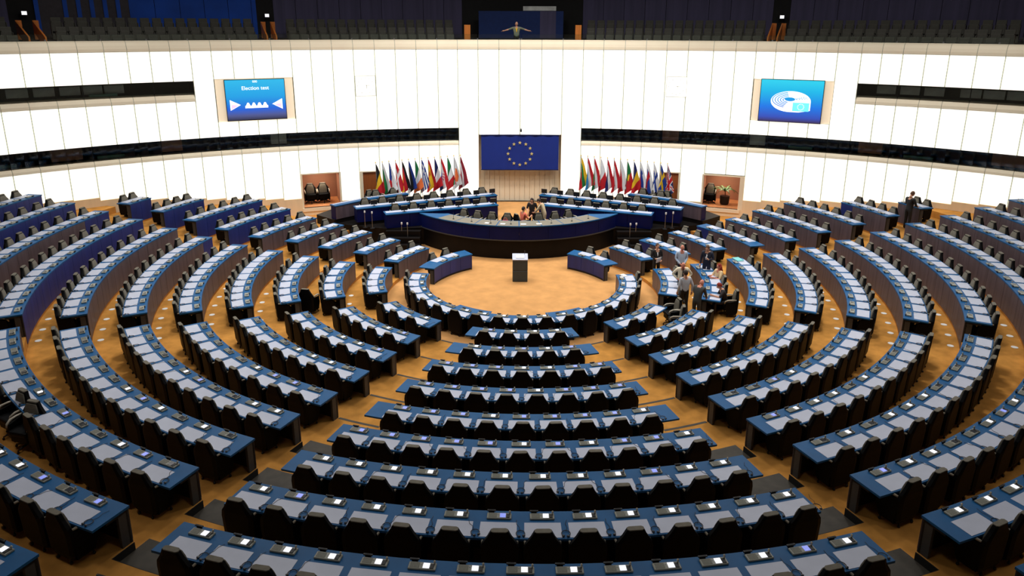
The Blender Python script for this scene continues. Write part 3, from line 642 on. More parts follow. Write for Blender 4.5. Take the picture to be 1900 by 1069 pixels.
for sx in (-1, 1):
    MB().add([(sx * 1.3, -.066, .03), (sx * 1.3, -.066, -.52), (sx * .78, -.066, -.24)], [(0, 1, 2)]).build('arrow', 'display_white', t)
    MB().add([(sx * 1.24, -.069, -.22), (sx * 1.24, -.069, -.46), (sx * .86, -.069, -.25)], [(0, 1, 2)]).build('arrow_shade', 'display_pink', t)
bar = MB(); bar.box((0, -.066, -.36), (1.14, .004, .12))
for k in range(4): q = -.42 + k * .28; bar.add([(q - .12, -.067, -.31), (q + .12, -.067, -.31), (q + .04, -.067, -.14), (q - .04, -.067, -.14)], [(0, 1, 2, 3)])
bar.build('seated_figures', 'display_white', t)
t, w_, h = display(22.95, 28.3, 22.25, 29.1, 6.05, 8.2, 'display_b', 'wall screen showing a white hemicycle logo with a small flag')
lg = MB(); ov = []
for k in range(40):                                           # white logo body: oval with one square corner
    q = 2 * pi * k / 40; X, Z = .98 * cos(q), .56 * sin(q)
    if X > 0 and Z < 0: X, Z = (.98, Z) if -Z < .4 * abs(X) * 2 else (X, -.56)
    ov.append((X, -.066, Z * (1 if Z < 0 else .92)))
lg.add(ov, [tuple(range(40))]); lg.build('logo', 'display_white', t)
arcs = MB()
for k in range(5):
    ra, rb = .9 - k * .13, .46 - k * .075
    for q in range(100, 250, 6):
        a0, a1 = rad(q), rad(q + 6); th = .045
        arcs.add([(ra * cos(a0) - .02, -.069, rb * sin(a0) * .9 + .06), (ra * cos(a1) - .02, -.069, rb * sin(a1) * .9 + .06), ((ra - th) * cos(a1) - .02, -.069, (rb - th) * sin(a1) * .9 + .06), ((ra - th) * cos(a0) - .02, -.069, (rb - th) * sin(a0) * .9 + .06)], [(0, 1, 2, 3)])
    for q in (18, 30, 42):
        X = (ra - .06) * cos(rad(q)); Z = rb * sin(rad(q)) * .5 + .08; arcs.box((X, -.069, Z), (.03, .003, .05))
arcs.build('logo_arcs', 'display_b', t); e = MB(); e.add([(.26 * cos(2 * pi * k / 20) - .04, -.069, .1 + .1 * sin(2 * pi * k / 20)) for k in range(20)], [tuple(range(20))]); e.build('logo_centre', 'display_b', t)
MB().box((.52, -.071, -.28), (.8, .004, .44)).build('logo_flag', 'display_cyan', t)
st = MB()
for k in range(12): st.box((.52 + .15 * cos(k * pi / 6), -.075, -.28 + .15 * sin(k * pi / 6)), (.04, .003, .04), 0)
st.build('logo_stars', 'display_white', t)
for k, a in enumerate((-15.1, 15.2)):
    x, y = DW(a, WR - .045); t = thing('wall_clock', 'white square clock face flush with the luminous wall, %s' % ('beside the voting screen' if k == 0 else 'beside the logo screen'), 'clock', (x, y, 7.68), -rad(a))
    MB().box((0, .02, 0), (1.06, .04, 1.06)).build('face', 'wall_light', t)
    f = MB()
    for sx in (-1, 1): f.box((sx * .54, .0, 0), (.015, .05, 1.09)); f.box((0, .0, sx * .54), (1.09, .05, .015))
    f.build('rim', 'wall_joint', t); mk = MB()
    for q in range(12): mk.box((.42 * sin(q * pi / 6), -.004, .42 * cos(q * pi / 6)), (.035, .006, .035))
    mk.build('hour_marks', 'wall_joint', t); MB().box((.06, -.008, -.05), (.02, .006, .2)).build('hand', 'wall_joint', t); MB().box((.1, -.008, .02), (.26, .006, .015)).build('hand', 'wall_joint', t)
t = thing('banner', 'large dark blue banner with a circle of twelve gold stars', 'banner', (.0, WC + WR - .1, 3.83), 0)
bn = MB(); nx = 20
for i in range(nx + 1):
    X = -2.22 + 4.45 * i / nx + .0
    for Z in (1.0, -1.0): bn.v.append((X, .02 * sin(i * 1.9), Z))
for i in range(nx): bn.f.append((2 * i, 2 * i + 1, 2 * i + 3, 2 * i + 2)); bn.m.append(0)
bn.build('cloth', 'eu_blue', t, smooth=True); MB().tube([(-2.24, 0, 1.0), (2.24, 0, 1.0)], .03).build('rail', 'navy', t); MB().tube([(-2.24, 0, -1.0), (2.24, 0, -1.0)], .025).build('weight_bar', 'navy', t)
for k in range(12):
    q = k * pi / 6; sx_, sz_ = .0 + .68 * sin(q), -.06 + .64 * cos(q); b = MB(); vs = []
    for j in range(10): rr_ = .11 if j % 2 == 0 else .045; vs.append((sx_ + rr_ * sin(j * pi / 5), -.035, sz_ + rr_ * cos(j * pi / 5)))
    b.add(vs + [(sx_, -.045, sz_)], [(j, (j + 1) % 10, 10) for j in range(10)]); b.build('star', 'eu_gold', t)
x, y = 0.06, WC + WR - .2; t = thing('wall_camera', 'small black camera on a bracket above the blue banner', 'camera', (x, y, 5.12)); MB().add(*rbox((.1, .16, .16), .03)).build('body', 'black', t); MB().tube([(0, -.08, 0), (0, -.12, 0)], .04).build('lens', 'screen_off', t); MB().box((0, .1, .1), (.04, .16, .04)).build('bracket', 'black', t)

# ------------------------------------------------------------------ national flags on poles
def H3(*c): return lambda u, v: c[min(2, int(v * 3))]
def V3(*c): return lambda u, v: c[min(2, int(u * 3))]
def H2(*c): return lambda u, v: c[min(1, int(v * 2))]
def cross(bg, fg, fg2=None, cu=.38, w1=.11, w2=.06):
    def f(u, v):
        d = min(abs(u - cu) * 1.4, abs(v - .5))
        return (fg2 if fg2 and d < w2 else fg) if d < w1 else bg
    return f
R_, W_, B_, G_, Y_, K_, O_, N_ = 'f_red', 'f_white', 'f_blue', 'f_green', 'f_yellow', 'f_black', 'f_orange', 'f_navy'
def czech(u, v): return B_ if u < .5 * (1 - abs(v - .5) * 2) else (W_ if v < .5 else R_)
def greece(u, v):
    if u < .4 and v < .55: return W_ if abs(u - .2) < .05 or abs(v - .275) < .06 else B_
    return B_ if int(v * 9) % 2 == 0 else W_
def croatia(u, v):
    if .35 < u < .65 and .25 < v < .75: return R_ if (int((u - .35) / .06) + int((v - .25) / .1)) % 2 == 0 else W_
    return (R_, W_, B_)[min(2, int(v * 3))]
def spain(u, v):
    if .2 < u < .4 and .38 < v < .62: return R_
    return Y_ if .25 < v < .75 else R_
def cyprus(u, v): return O_ if ((u - .5) / .28) ** 2 + ((v - .45) / .25) ** 2 < 1 else (G_ if v > .78 and abs(u - .5) < .25 else W_)
def latvia(u, v): return W_ if .4 < v < .6 else 'f_maroon'
def portugal(u, v): return Y_ if (u - .4) ** 2 * 2 + (v - .5) ** 2 < .03 else (G_ if u < .4 else R_)
def slovenia(u, v): return B_ if (.15 < u < .35 and .2 < v < .5) else (W_, B_, R_)[min(2, int(v * 3))]
def slovakia(u, v): return R_ if (.15 < u < .42 and .22 < v < .75) else (W_, B_, R_)[min(2, int(v * 3))]
def uk(u, v):
    if abs(u - .5) < .07 or abs(v - .5) < .1: return R_
    if abs(u - .5) < .12 or abs(v - .5) < .17: return W_
    d = min(abs(u - v), abs(u - 1 + v)); return R_ if d < .04 else (W_ if d < .1 else N_)
FL = [[('black, yellow and red vertical stripes', V3(K_, Y_, R_)), ('white, green and red horizontal stripes', H3(W_, G_, R_)), ('a blue wedge on white and red', czech), ('a white cross on red', cross(R_, W_)), ('black, red and gold horizontal stripes', H3(K_, R_, Y_)),
       ('blue, black and white horizontal stripes', H3(B_, K_, W_)), ('green, white and orange vertical stripes', V3(G_, W_, O_)), ('blue and white stripes with a cross canton', greece), ('red and yellow bands with a crest', spain), ('dark blue, white and red vertical stripes', V3(N_, W_, R_)),
       ('a red and white checked shield', croatia), ('green, white and red vertical stripes', V3(G_, W_, R_)), ('an orange island shape on white', cyprus), ('dark red bands around a narrow white one', latvia)],
      [('yellow, green and red horizontal stripes', H3(Y_, G_, R_)), ('red, white and light blue horizontal stripes', H3(R_, W_, 'f_lblue')), ('red, white and green horizontal stripes', H3(R_, W_, G_)), ('white and red vertical halves', lambda u, v: W_ if u < .5 else R_), ('red, white and dark blue horizontal stripes', H3(R_, W_, N_)),
       ('red bands around a white one', H3(R_, W_, R_)), ('white over red halves', H2(W_, R_)), ('green and red with a round yellow emblem', portugal), ('blue, yellow and red vertical stripes', V3(N_, Y_, R_)), ('white, blue and red stripes with a small blue shield', slovenia),
       ('white, blue and red stripes with a red shield', slovakia), ('a blue cross on white', cross(W_, B_)), ('a yellow cross on blue', cross(B_, Y_)), ('red and white crosses on navy', uk)]]
XP = [[697, 707.6, 720, 732, 743.5, 756.6, 768, 781, 792, 805, 817, 830, 841.5, 854], [1078.5, 1091.6, 1104.3, 1115, 1128.6, 1141, 1153, 1165.5, 1177.6, 1189, 1202.3, 1215, 1226, 1238.5]]
FR = 31.85
for sd in (0, 1):
    A = [(-14.58 + (-6.09 + 14.58) * k / 13) if sd == 0 else (6.24 + (14.87 - 6.24) * k / 13) for k in range(14)]
    for k in range(14):
        a = A[k]; zt = 3.78 - .28 * (abs(a) - 6) / 8.6; x, y = DW(a, FR); zb = .9 if abs(x) < 9.2 and y > 6 else .9
        t = thing('national_flag', 'limp flag on a pole with ' + FL[sd][k][0], 'flag', (x, y, zb), 0, 'flags on the %s side of the banner' % ('voting-screen' if sd == 0 else 'logo-screen'))
        MB().tube([(0, 0, .03), (0, 0, zt - zb)], .014, 8).build('pole', 'steel', t); MB().lathe([(.002, 0), (.14, .002), (.14, .02), (.03, .04), (.02, .1)]).build('base', 'steel', t)
        MB().lathe([(.0, 0), (.025, .02), (.03, .05), (.0, .12)], (0, 0, zt - zb - .01), 8).build('finial', 'f_gold', t)
        nu, nv = 24, 18; cl = MB(); ph = k * 1.7; dirn = 1; L = zt - zb - .04; names = []
        for i in range(nu + 1):
            u = i / nu
            for j in range(nv + 1):
                v = j / nv
                w_ = .46 * u ** .8; X = .015 + (1 - v) * w_ - .13 * u * v + .02 * sin(u * 9 + ph) * u
                Zz = L - v * .92 * (1 - .55 * u) - 1.52 * u ** 1.05 - .015 * sin(v * 9 + ph) * u; Yy = .06 * sin((1 - v) * 8 + ph + 2 * u) * u - .03 * u
                cl.v.append((dirn * X, Yy - .015, Zz))
        for i in range(nu):
            for j in range(nv):
                c_ = FL[sd][k][1]((i + .5) / nu, (j + .5) / nv)
                if c_ not in names: names.append(c_)
                q = i * (nv + 1) + j; cl.f.append((q, q + 1, q + nv + 2, q + nv + 1)); cl.m.append(names.index(c_))
        cl.build('cloth', names, t, smooth=True)

# ------------------------------------------------------------------ chair prototypes
def bent(pts, r, n=6, mi=0): return MB().tube(pts, r, n, mi)
c_shell = MB().loft([(.10, -.20, .26, .05), (.20, -.22, .315, .06), (.62, -.235, .325, .065), (.74, -.25, .30, .06), (.88, -.26, .205, .055), (.985, -.27, .155, .055), (1.0, -.27, .148, .05)])
for sx in (-1, 1): c_shell.add([(sx * x, y, z) for y, z in ((-.22, .12), (.1, .12), (.2, .36), (.16, .6), (-.22, .66)) for x in (.27, .325)], [(0, 2, 4, 6, 8), (1, 9, 7, 5, 3), (0, 1, 3, 2), (2, 3, 5, 4), (4, 5, 7, 6), (6, 7, 9, 8)])
c_cush = MB().loft([(.50, -.155, .2, .03), (.72, -.175, .2, .03), (.86, -.19, .165, .03), (.955, -.205, .13, .02)]).loft([(.982, -.268, .152, .056), (1.012, -.268, .142, .05)])  # second loft: paler cap imitating the highlight on the back's top edge
c_seat = MB().add(*shift(rbox((.5, .46, .12), .04), (0, .03, .44))); c_seat.add(*shift(rbox((.46, .42, .16), .03), (0, .02, .31)))
c_arm = {}
for sx in (-1, 1): c_arm[sx] = MB().tube([(sx * .29, -.2, .69), (sx * .305, -.05, .695), (sx * .305, .1, .685), (sx * .295, .2, .63), (sx * .285, .23, .55)], [.022, .026, .028, .026, .02], 6)
c_col = MB().lathe([(.03, .1), (.03, .26), (.06, .27), (.06, .3)], n=10)
c_star = MB()
for k in range(5): q = 2 * pi * k / 5 + .3; c_star.tube([(0, 0, .12), (.15 * cos(q), .15 * sin(q), .1), (.30 * cos(q), .30 * sin(q), .07)], [.03, .022, .016], 6); c_star.ell((.30 * cos(q), .30 * sin(q), .03), (.03, .03, .03), 6, 4)
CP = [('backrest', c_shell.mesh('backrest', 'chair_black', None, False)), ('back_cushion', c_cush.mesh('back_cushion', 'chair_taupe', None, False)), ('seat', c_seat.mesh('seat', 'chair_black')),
      ('armrest', c_arm[-1].mesh('armrest', 'chair_arm', None, True)), ('armrest', c_arm[1].mesh('armrest', 'chair_arm', None, True)), ('pedestal', c_col.mesh('pedestal', 'black', None, True)), ('star_base', c_star.mesh('star_base', 'black', None, True))]
def chair(label, group, loc, rz, name='conference_chair', sc=1.0):
    t = thing(name, label, 'chair', loc, rz, group)
    if sc != 1: t.scale = (sc,) * 3
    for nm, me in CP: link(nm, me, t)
    return t
CHAIRS = []          # (distance, position, heading, label, group)
HEADS = []

# ------------------------------------------------------------------ desk consoles (shared meshes; local x = sitter's right, y = towards the arena)
con = MB().add(*shift(rbox((.43, .15, .036), .008, 1), (0, 0, .018))); con.box((-.115, 0, .037), (.15, .11, .004), mi=1); con.tube([(-.02, .02, .036), (-.02, .02, .044)], .008, 6, mi=2)
CONM = con.mesh('console', ['console', 'grille', 'steel'])
SCR = {k: MB().box((.065, 0, .039), (.1, .105, .006)).mesh('screen', k) for k in ('screen_white', 'screen_blue', 'screen_off')}
SLOT = MB().add(*shift(rbox((.06, .1, .012), .003, 1), (.155, -.01, .04))).mesh('card_slot', 'black')
MIC = MB().tube([(.185, .04, .036), (.187, .045, .07)], [.014, .014], 8).ell((.187, .047, .08), (.02, .02, .022), 8, 6).mesh('microphone', 'chair_arm', None, True)
CLIP = MB().box((-.14, .11, .03), (.10, .018, .06)).box((-.14, .11, .05), (.15, .03, .02)).mesh('name_holder', 'black')
cs = MB().add(*shift(rbox((.34, .15, .045), .008, 1), (0, 0, .022))); cs.box((.05, 0, .047), (.08, .09, .004), mi=1); cs.box((-.11, .09, .03), (.1, .03, .06), mi=1); cs.ell((.15, .04, .1), (.02, .02, .025), 6, 4, mi=2)
CONS = cs.mesh('console', ['console', 'screen_off', 'chair_arm'])
hd = MB()
hd.tube([(.075 * cos(q), .075 * sin(q), .012) for q in [rad(a) for a in range(-60, 245, 20)]], .007, 5); hd.ell((.04, -.07, .015), (.03, .024, .016), 8, 5, mi=1); hd.ell((-.04, -.07, .015), (.03, .024, .016), 8, 5, mi=1)
hd.tube([(0, .07, .006), (.02, .16, .005), (-.015, .26, .005), (.01, .36, .006)], .004, 4)
HDM = hd.mesh('headset', ['black', 'screen_off'], None, True)
PADM = {}
def padmesh(i):
    if i not in PADM:
        r = RR[i - 1]; g = .635 / (r + .31); q = g / 2; vs = []
        for z in (0, .006):
            for rr_, s_ in ((r + .31, -1), (r + .31, 1), (r + .69, 1), (r + .69, -1)): vs.append((rr_ * sin(q * s_), (r + .5) - rr_ * cos(q * s_), z))
        m = MB().add(vs, [(3, 2, 1, 0), (4, 5, 6, 7), (0, 1, 5, 4), (1, 2, 6, 5), (2, 3, 7, 6), (3, 0, 4, 7)]); PADM[i] = m.mesh('writing_pad', 'pad')
    return PADM[i]
MAUVE = set()
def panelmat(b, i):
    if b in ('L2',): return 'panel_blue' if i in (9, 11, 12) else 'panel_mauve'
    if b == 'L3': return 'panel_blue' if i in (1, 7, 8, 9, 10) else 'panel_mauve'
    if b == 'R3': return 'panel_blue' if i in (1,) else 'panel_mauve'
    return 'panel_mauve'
def desk(b, i, a0, a1, n, f, dq=None):
    r, z = RR[i - 1], ZR[i - 1]; zp = ZR[max(0, i - 2)]; rc_ = r + .17; dp = dq or deg(PITCHS / rc_); mid = (a0 + a1) / 2
    far = b in ('L2', 'R2', 'L3', 'R3') or b == 'ring'; where = BLK.get(b)
    lab = ('horseshoe-shaped blue-topped desk ringing the arena' if b == 'ring' else 'curved blue-topped desk, %s row from the arena, %s' % (ORD[i], where))
    x, y = DF(mid, r + .36); t = thing('conference_desk', lab, 'desk', (x, y, z)); 
    # top
    m = MB(); m.arc(r, r + DEP, z + TOP - .045, z + TOP, a0, a1, DF, 1.5); m.build('desktop', 'desk_blue', t, world=True)
    ins = deg(.42 / r) if b == 'C' else deg(.03 / r); p0, p1 = a0 + ins, a1 - ins
    pm = panelmat(b, i)
    if far:
        k = max(1, int(round(abs(p1 - p0) / dp)))
        for q in range(k):
            e0, e1 = p0 + (p1 - p0) * q / k, p0 + (p1 - p0) * (q + 1) / k
            mm = pm
            if b == 'L2' and i == 10 and q < 2 or b == 'L2' and i == 7 and q == 0: mm = 'panel_blue'
            if b == 'R3' and i > 1 and q == k - 1 and i in (3, 5, 9): mm = 'panel_blue'
            MB().arc(r + .005, r + .05, zp + .09, z + TOP - .045, e0 + deg(.006 / r), e1 - deg(.006 / r), DF, 1.5).build('front_panel', mm, t, world=True)
    else:
        MB().arc(r + .005, r + .05, z + .06, z + TOP - .045, p0, p1, DF, 1.5).build('front_panel', pm, t, world=True)
    MB().arc(r + .03, r + .07, zp, z + TOP - .045, p0, p1, DF, 1.5).build('kickboard', 'under_black', t, world=True)
    for e in (p0, p1):
        g = deg(.06 / r); e0, e1 = (e, e + g) if e == p0 else (e - g, e)
        MB().arc(r + .01, r + .22, z, z + TOP - .045, e0, e1, DF, 1.5).build('end_panel', 'end_grey', t, world=True)
    MB().arc(r + .07, r + .45, z + TOP - .11, z + TOP - .045, p0, p1, DF, 1.5).build('cable_tray', 'under_black', t, world=True)
    o = Vector((x, y, z))
    for k in range(n):
        a = f + dp * k; th = rad(a)
        def at(rr_, zz): px, py = DF(a, rr_); return Vector((px, py, zz)) - o
        link('writing_pad', padmesh(i), t, at(r + .5, z + TOP), th)
        if far and b != 'ring':
            link('console', CONS, t, at(r + .16, z + TOP), th)
        else:
            cn = link('console', CONM, t, at(r + .165, z + TOP), th)
            if b == 'C': sk = 'screen_white' if (i >= 8 and random.random() < .85) or random.random() < .3 else 'screen_blue'
            elif b == 'ring': sk = 'screen_white' if random.random() < .8 else 'screen_off'
            else: 
                un = abs(a) < 42; sk = random.choice(['screen_white', 'screen_white', 'screen_blue', 'screen_off']) if un else 'screen_off'
            link('screen', SCR[sk], cn); link('card_slot', SLOT, cn); link('microphone', MIC, cn); link('name_holder', CLIP, cn)
        cx_, cy_ = DF(a + random.uniform(-.15, .15), r + .58); cz = z
        skip = (b == 'R2' and i == 3 and abs(a - 70.5) < 3.2) or (b == 'L1' and i == 9 and min(abs(a + 41.2), abs(a + 38.6)) < 1.4) or (b == 'R1' and i == 2 and a > 51)
        gl_ = 'chairs at the %s desk' % ('arena ring' if b == 'ring' else ORD[i] + '-row ' + where)
        idx = ORDN[(n - 1 - k) if b in ('L1', 'L2', 'L3') else k]; end = {'C': 'voting-screen', 'ring': 'voting-screen', 'L1': 'central-block', 'R1': 'central-block', 'L2': 'inner-wing', 'R2': 'inner-wing', 'L3': 'outer-wing', 'R3': 'outer-wing'}[b] + ' end'
        dk = 'horseshoe desk ringing the arena' if b == 'ring' else '%s-row desk, %s' % (ORD[i], where)
        lb = 'black swivel chair, %s from %s, at %s' % (idx, end, dk)
        if not skip: CHAIRS.append(((Vector((cx_, cy_, cz)) - CAM).length, (cx_, cy_, cz), th + random.uniform(-.05, .05), lb, gl_))
        hx, hy = DF(a + dp * .5, r + .60)
        HEADS.append(((Vector((hx, hy, z)) - CAM).length, (hx, hy, z + TOP + .007), th + random.uniform(-.5, .5), 'black corded headset, %s from %s, on %s' % (idx, end, dk), 'headsets on the %s desk' % ('arena ring' if b == 'ring' else ORD[i] + '-row ' + where)))
    return t
dpr = deg(PITCHS / (RR[0] + .3)); nr = int((RING[1] - RING[0] - 3) / dpr)
rg = desk('ring', 1, RING[0], RING[1], nr, (RING[0] + RING[1]) / 2 - dpr * (nr - 1) / 2, dpr)
for a in (-27, 24):
    MB().arc(RR[0] - .2, RR[0] + .02, TOP - .03, TOP - .005, a - 12, a + 9, DF, 1.5).build('drop_leaf', 'desk_blue', rg, world=True)
for d_ in DESKS: desk(*d_)

# ------------------------------------------------------------------ chairs: nearest 300 one by one, the rest together
vis = sorted([c_ for c_ in CHAIRS if in_frame((c_[1][0], c_[1][1], c_[1][2] + .8))]); 
for d_, p, th, lb, gr in vis[:272]: chair(lb, gr, p, th)
rest = vis[272:]
st = MB(); base = MB()
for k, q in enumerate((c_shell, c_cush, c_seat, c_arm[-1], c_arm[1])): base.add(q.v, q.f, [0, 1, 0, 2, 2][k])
base.lathe([(.26, .02), (.26, .05), (.04, .1), (.04, .26)], n=8, mi=0)
for d_, p, th, lb, gr in rest:
    cs_, sn = cos(th), sin(th); st.v.extend((p[0] + a * cs_ - b * sn, p[1] + a * sn + b * cs_, p[2] + c_) for a, b, c_ in base.v)
    o = len(st.v) - len(base.v); st.f.extend(tuple(i + o for i in f) for f in base.f); st.m.extend(base.m)
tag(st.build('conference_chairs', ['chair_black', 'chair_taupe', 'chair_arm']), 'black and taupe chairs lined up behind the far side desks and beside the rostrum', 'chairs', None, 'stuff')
hv = sorted([h for h in HEADS if in_frame(h[1], 0)])
for d_, p, th, lb, gr in hv[:290]: tag(link('headset', HDM, None, p, th), lb, 'headset', gr)
# stray chairs
chair('turned swivel chair with star base showing, farther from the central block', None, P3(-41.2, 17.95, ZR[8]), rad(150))
chair('turned swivel chair with star base showing, nearer the central block', None, P3(-38.6, 17.95, ZR[8]), rad(165))
chair('black chair with pale arms standing alone at a third-row desk end', None, P3(-72.6, 8.55, ZR[2]), rad(-72 + 60))
chair('black chair with pale arms left in the gap behind the white-shirted man', None, P3(58.5, 6.45, ZR[1]), rad(100))
chair('black chair with pale arms pushed back from the second-row middle desk', None, P3(54.0, 6.8, ZR[1]), rad(80))
chair('black chair in which the dark-dressed woman sits', None, P3(70.5, RR[2] + .98, ZR[2]), rad(85))

# ------------------------------------------------------------------ rostrum platform, president's desk and side tribunes
AX = -.1
def DP(a, r): a = rad(a); return AX + r * sin(a), 11.0 - r * cos(a)
half = [DP(a, 6.15) for a in range(-52, 53, 4)]
plat = half + [(6.6, 6.95), (8.2, 7.5), (9.4, 7.9)] + [DW(a, WR - .05) for a in (16.8, 12, 8, 4, 0, -4, -8, -12, -16.8)] + [(-9.6, 7.9), (-8.4, 7.5), (-6.8, 6.95)]
struct(MB().prism(plat, -.05, .9, 0, 0).build('floor', ['plinth']), 'raised dark rostrum platform')
struct(MB().prism([(-2.3, 5.9), (2.1, 5.9), (2.1, 12.85), (-2.3, 12.85)], .85, .906).build('floor', 'carpet_lit'), 'ochre carpet on the rostrum between the tribunes')
for sd in (-1, 1):                                             # dark side steps up to the platform
    fl = MB()
    for k in range(3): 
        fl.box((AX + sd * 5.85, 6.25 + .3 * k, .14 * (k + 1) + .0), (1.75, .3, .28 * (k + 1)))
    o = tag(fl.build('platform_steps', 'plinth'), 'dark steps up to the rostrum on the %s side' % ('voting-screen' if sd < 0 else 'logo-screen'), 'steps')
t = thing('rostrum_desk', 'long curved navy rostrum desk on a dark plinth behind the lectern', 'desk', (AX, 5.2, 0))
MB().arc(6.02, 6.16, 0, .95, -52, 52, DP, 2).build('plinth', 'plinth', t, world=True)
MB().arc(6.1, 6.3, .93, .985, -52.5, 52.5, DP, 2).build('trim_strip', 'end_grey', t, world=True)
for k in range(8):
    a0 = -52 + k * 13; MB().arc(6.2, 6.28, .985, 1.635, a0 + .05, a0 + 12.95, DP, 2).build('front_panel', 'navy', t, world=True)
m = MB(); n_ = 30
for z in (1.635, 1.68):
    m.v += [(*DP(-53 + 106 * k / n_, 6.32), z) for k in range(n_ + 1)] + [(*DP(-53 + 106 * k / n_, 6.32 - 1.02 * min(1, sin(pi * k / n_) * 3.2 + .02)), z) for k in range(n_ + 1)]
N = n_ + 1
for k in range(n_):
    m.f += [(k, k + 1, N + k + 1, N + k)[::-1], (2 * N + k, 2 * N + k + 1, 3 * N + k + 1, 3 * N + k), (k, k + 1, 2 * N + k + 1, 2 * N + k), (N + k, 3 * N + k, 3 * N + k + 1, N + k + 1)]; m.m += [0] * 4
m.build('desktop', 'desk_blue', t, world=True)
mat('leather', (126, 120, 104), .6, var=.06)
for k in range(8):
    a0 = -40 + k * 10; MB().arc(5.36, 6.29, 1.68, 1.686, a0 + .25, a0 + 9.75, DP, 2).build('leather_inlay', 'leather', t, world=True)
for k, a in enumerate((-36, -26, -16.5, -7, 3, 12, 22.5, 32)):
    if 0 < a < 4: continue
    x, y = DP(a, 4.95); chair('black swivel chair behind the rostrum desk, %s from the voting-screen end' % ORDN[k if k < 4 else k - 1], 'chairs behind the rostrum desk', (x, y, .9), rad(a + 180), 'rostrum_chair')
    mx, my = DP(a + 3.2, 5.95); mc = thing('desk_microphone', 'black gooseneck microphone on the rostrum desk, %s from the voting-screen end' % ORDN[k if k < 4 else k - 1], 'microphone', (mx, my, 1.686), 0, 'microphones on the rostrum desk')
    MB().lathe([(.05, 0), (.05, .02), (.015, .03)], n=10).build('foot', 'black', mc); MB().tube([(0, 0, .02), (0, .03, .16), (0, .0, .27)], .008, 6).build('gooseneck', 'black', mc); MB().ell((0, -.01, .28), (.018, .018, .03), 6, 5).build('capsule', 'black', mc)
x, y = DP(1.2, 4.75); chair('black swivel chair under the person in salmon', None, (x, y + .05, .9), rad(-60), 'rostrum_chair')
x, y = DP(-7.4, 5.2); bg = thing('handbag', 'pink bag lying on a rostrum chair', 'bag', (x, y, 1.42)); MB().add(*shift(rbox((.3, .2, .26), .07, 3), (0, 0, .13))).build('body', 'f_maroon', bg); MB().tube([(-.1, 0, .24), (-.06, 0, .36), (.06, 0, .36), (.1, 0, .24)], .012).build('handle', 'salmon', bg)
for k, (a, w_) in enumerate(((-15, .2), (-7.5, .24), (2.0, .26), (9.2, .26))):
    x, y = DP(a, 6.0); tag(MB().add(*rbox((w_, .2, .02), .004, 1)).build('paper_stack', 'paper', None, loc=(x, y, 1.698), rz=rad(a)), 'white papers on the rostrum desk, %s pile from the voting-screen end' % ORDN[k], 'papers', 'papers on the rostrum desk')
def tribune(P, zt, zf, zb, pm, label, nch, depth=.72, mons=True, side='', gname=''):
    c_ = P[len(P) // 2]; t = thing('tribune_desk', label, 'desk', (c_[0], c_[1], zf)); seg = []
    sg = 1 if P[-1][0] > P[0][0] else -1
    for (x0, y0), (x1, y1) in zip(P, P[1:]):
        d = Vector((x1 - x0, y1 - y0)); L = d.length; d /= L; nb = Vector((-d.y, d.x)) * sg
        def q(u, v): return (x0 + d.x * u + nb.x * v, y0 + d.y * u + nb.y * v)
        MB().prism([q(-.03, -.02), q(L + .03, -.02), q(L + .03, depth), q(-.03, depth)], zt - .045, zt).build('desktop', 'desk_blue', t, world=True)
        k = max(1, int(L / 1.15))
        for i in range(k): MB().prism([q(L * i / k + .008, 0), q(L * (i + 1) / k - .008, 0), q(L * (i + 1) / k - .008, .05), q(L * i / k + .008, .05)], zb, zt - .045).build('front_panel', pm, t, world=True)
        MB().prism([q(0, .03), q(L, .03), q(L, .1), q(0, .1)], 0, zb).build('plinth', 'plinth', t, world=True)
        for u in (0, L): MB().prism([q(u, .03), q(u + (.06 if u == 0 else -.06), .03), q(u + (.06 if u == 0 else -.06), depth - .05), q(u, depth - .05)], zf, zt - .045).build('end_panel', 'navy', t, world=True)
        MB().prism([q(.05, .3), q(L - .05, .3), q(L - .05, depth - .06), q(.05, depth - .06)], zt, zt + .006).build('writing_pad', 'pad', t, world=True)
        seg.append((L, q, d, nb))
    Lt = sum(s_[0] for s_ in seg); ang = None
    for i in range(nch):
        u = Lt * (i + .7) / (nch + .2); 
        for L, q, d, nb in seg:
            if u <= L: break
            u -= L
        x, y = q(min(u, L), depth + .14); th = math.atan2(-nb.y, -nb.x) - pi / 2
        chair('black chair, %s from the outer end, behind the %s tribune desk, %s side' % (ORDN[i if sg > 0 else i], gname, side), 'chairs behind the %s tribune desk, %s side' % (gname, side), (x, y, zf), th, 'tribune_chair')
        if mons:
            x, y = q(min(u + .3, L), .26); mo = thing('desk_monitor', 'small black monitor, %s from the outer end, %s tribune desk, %s side' % (ORDN[i], gname, side), 'monitor', (x, y, zt), th, 'monitors on the %s tribune desk, %s side' % (gname, side))
            MB().add(*shift(rbox((.34, .03, .24), .008, 1), (0, 0, .2))).build('screen', 'black', mo); MB().box((0, 0, .06), (.05, .03, .1)).build('stem', 'steel', mo); MB().box((0, 0, .008), (.18, .12, .014)).build('foot', 'black', mo); MB().box((0, .0, .325), (.34, .035, .012)).build('top_edge', 'chair_arm', mo)
    return t
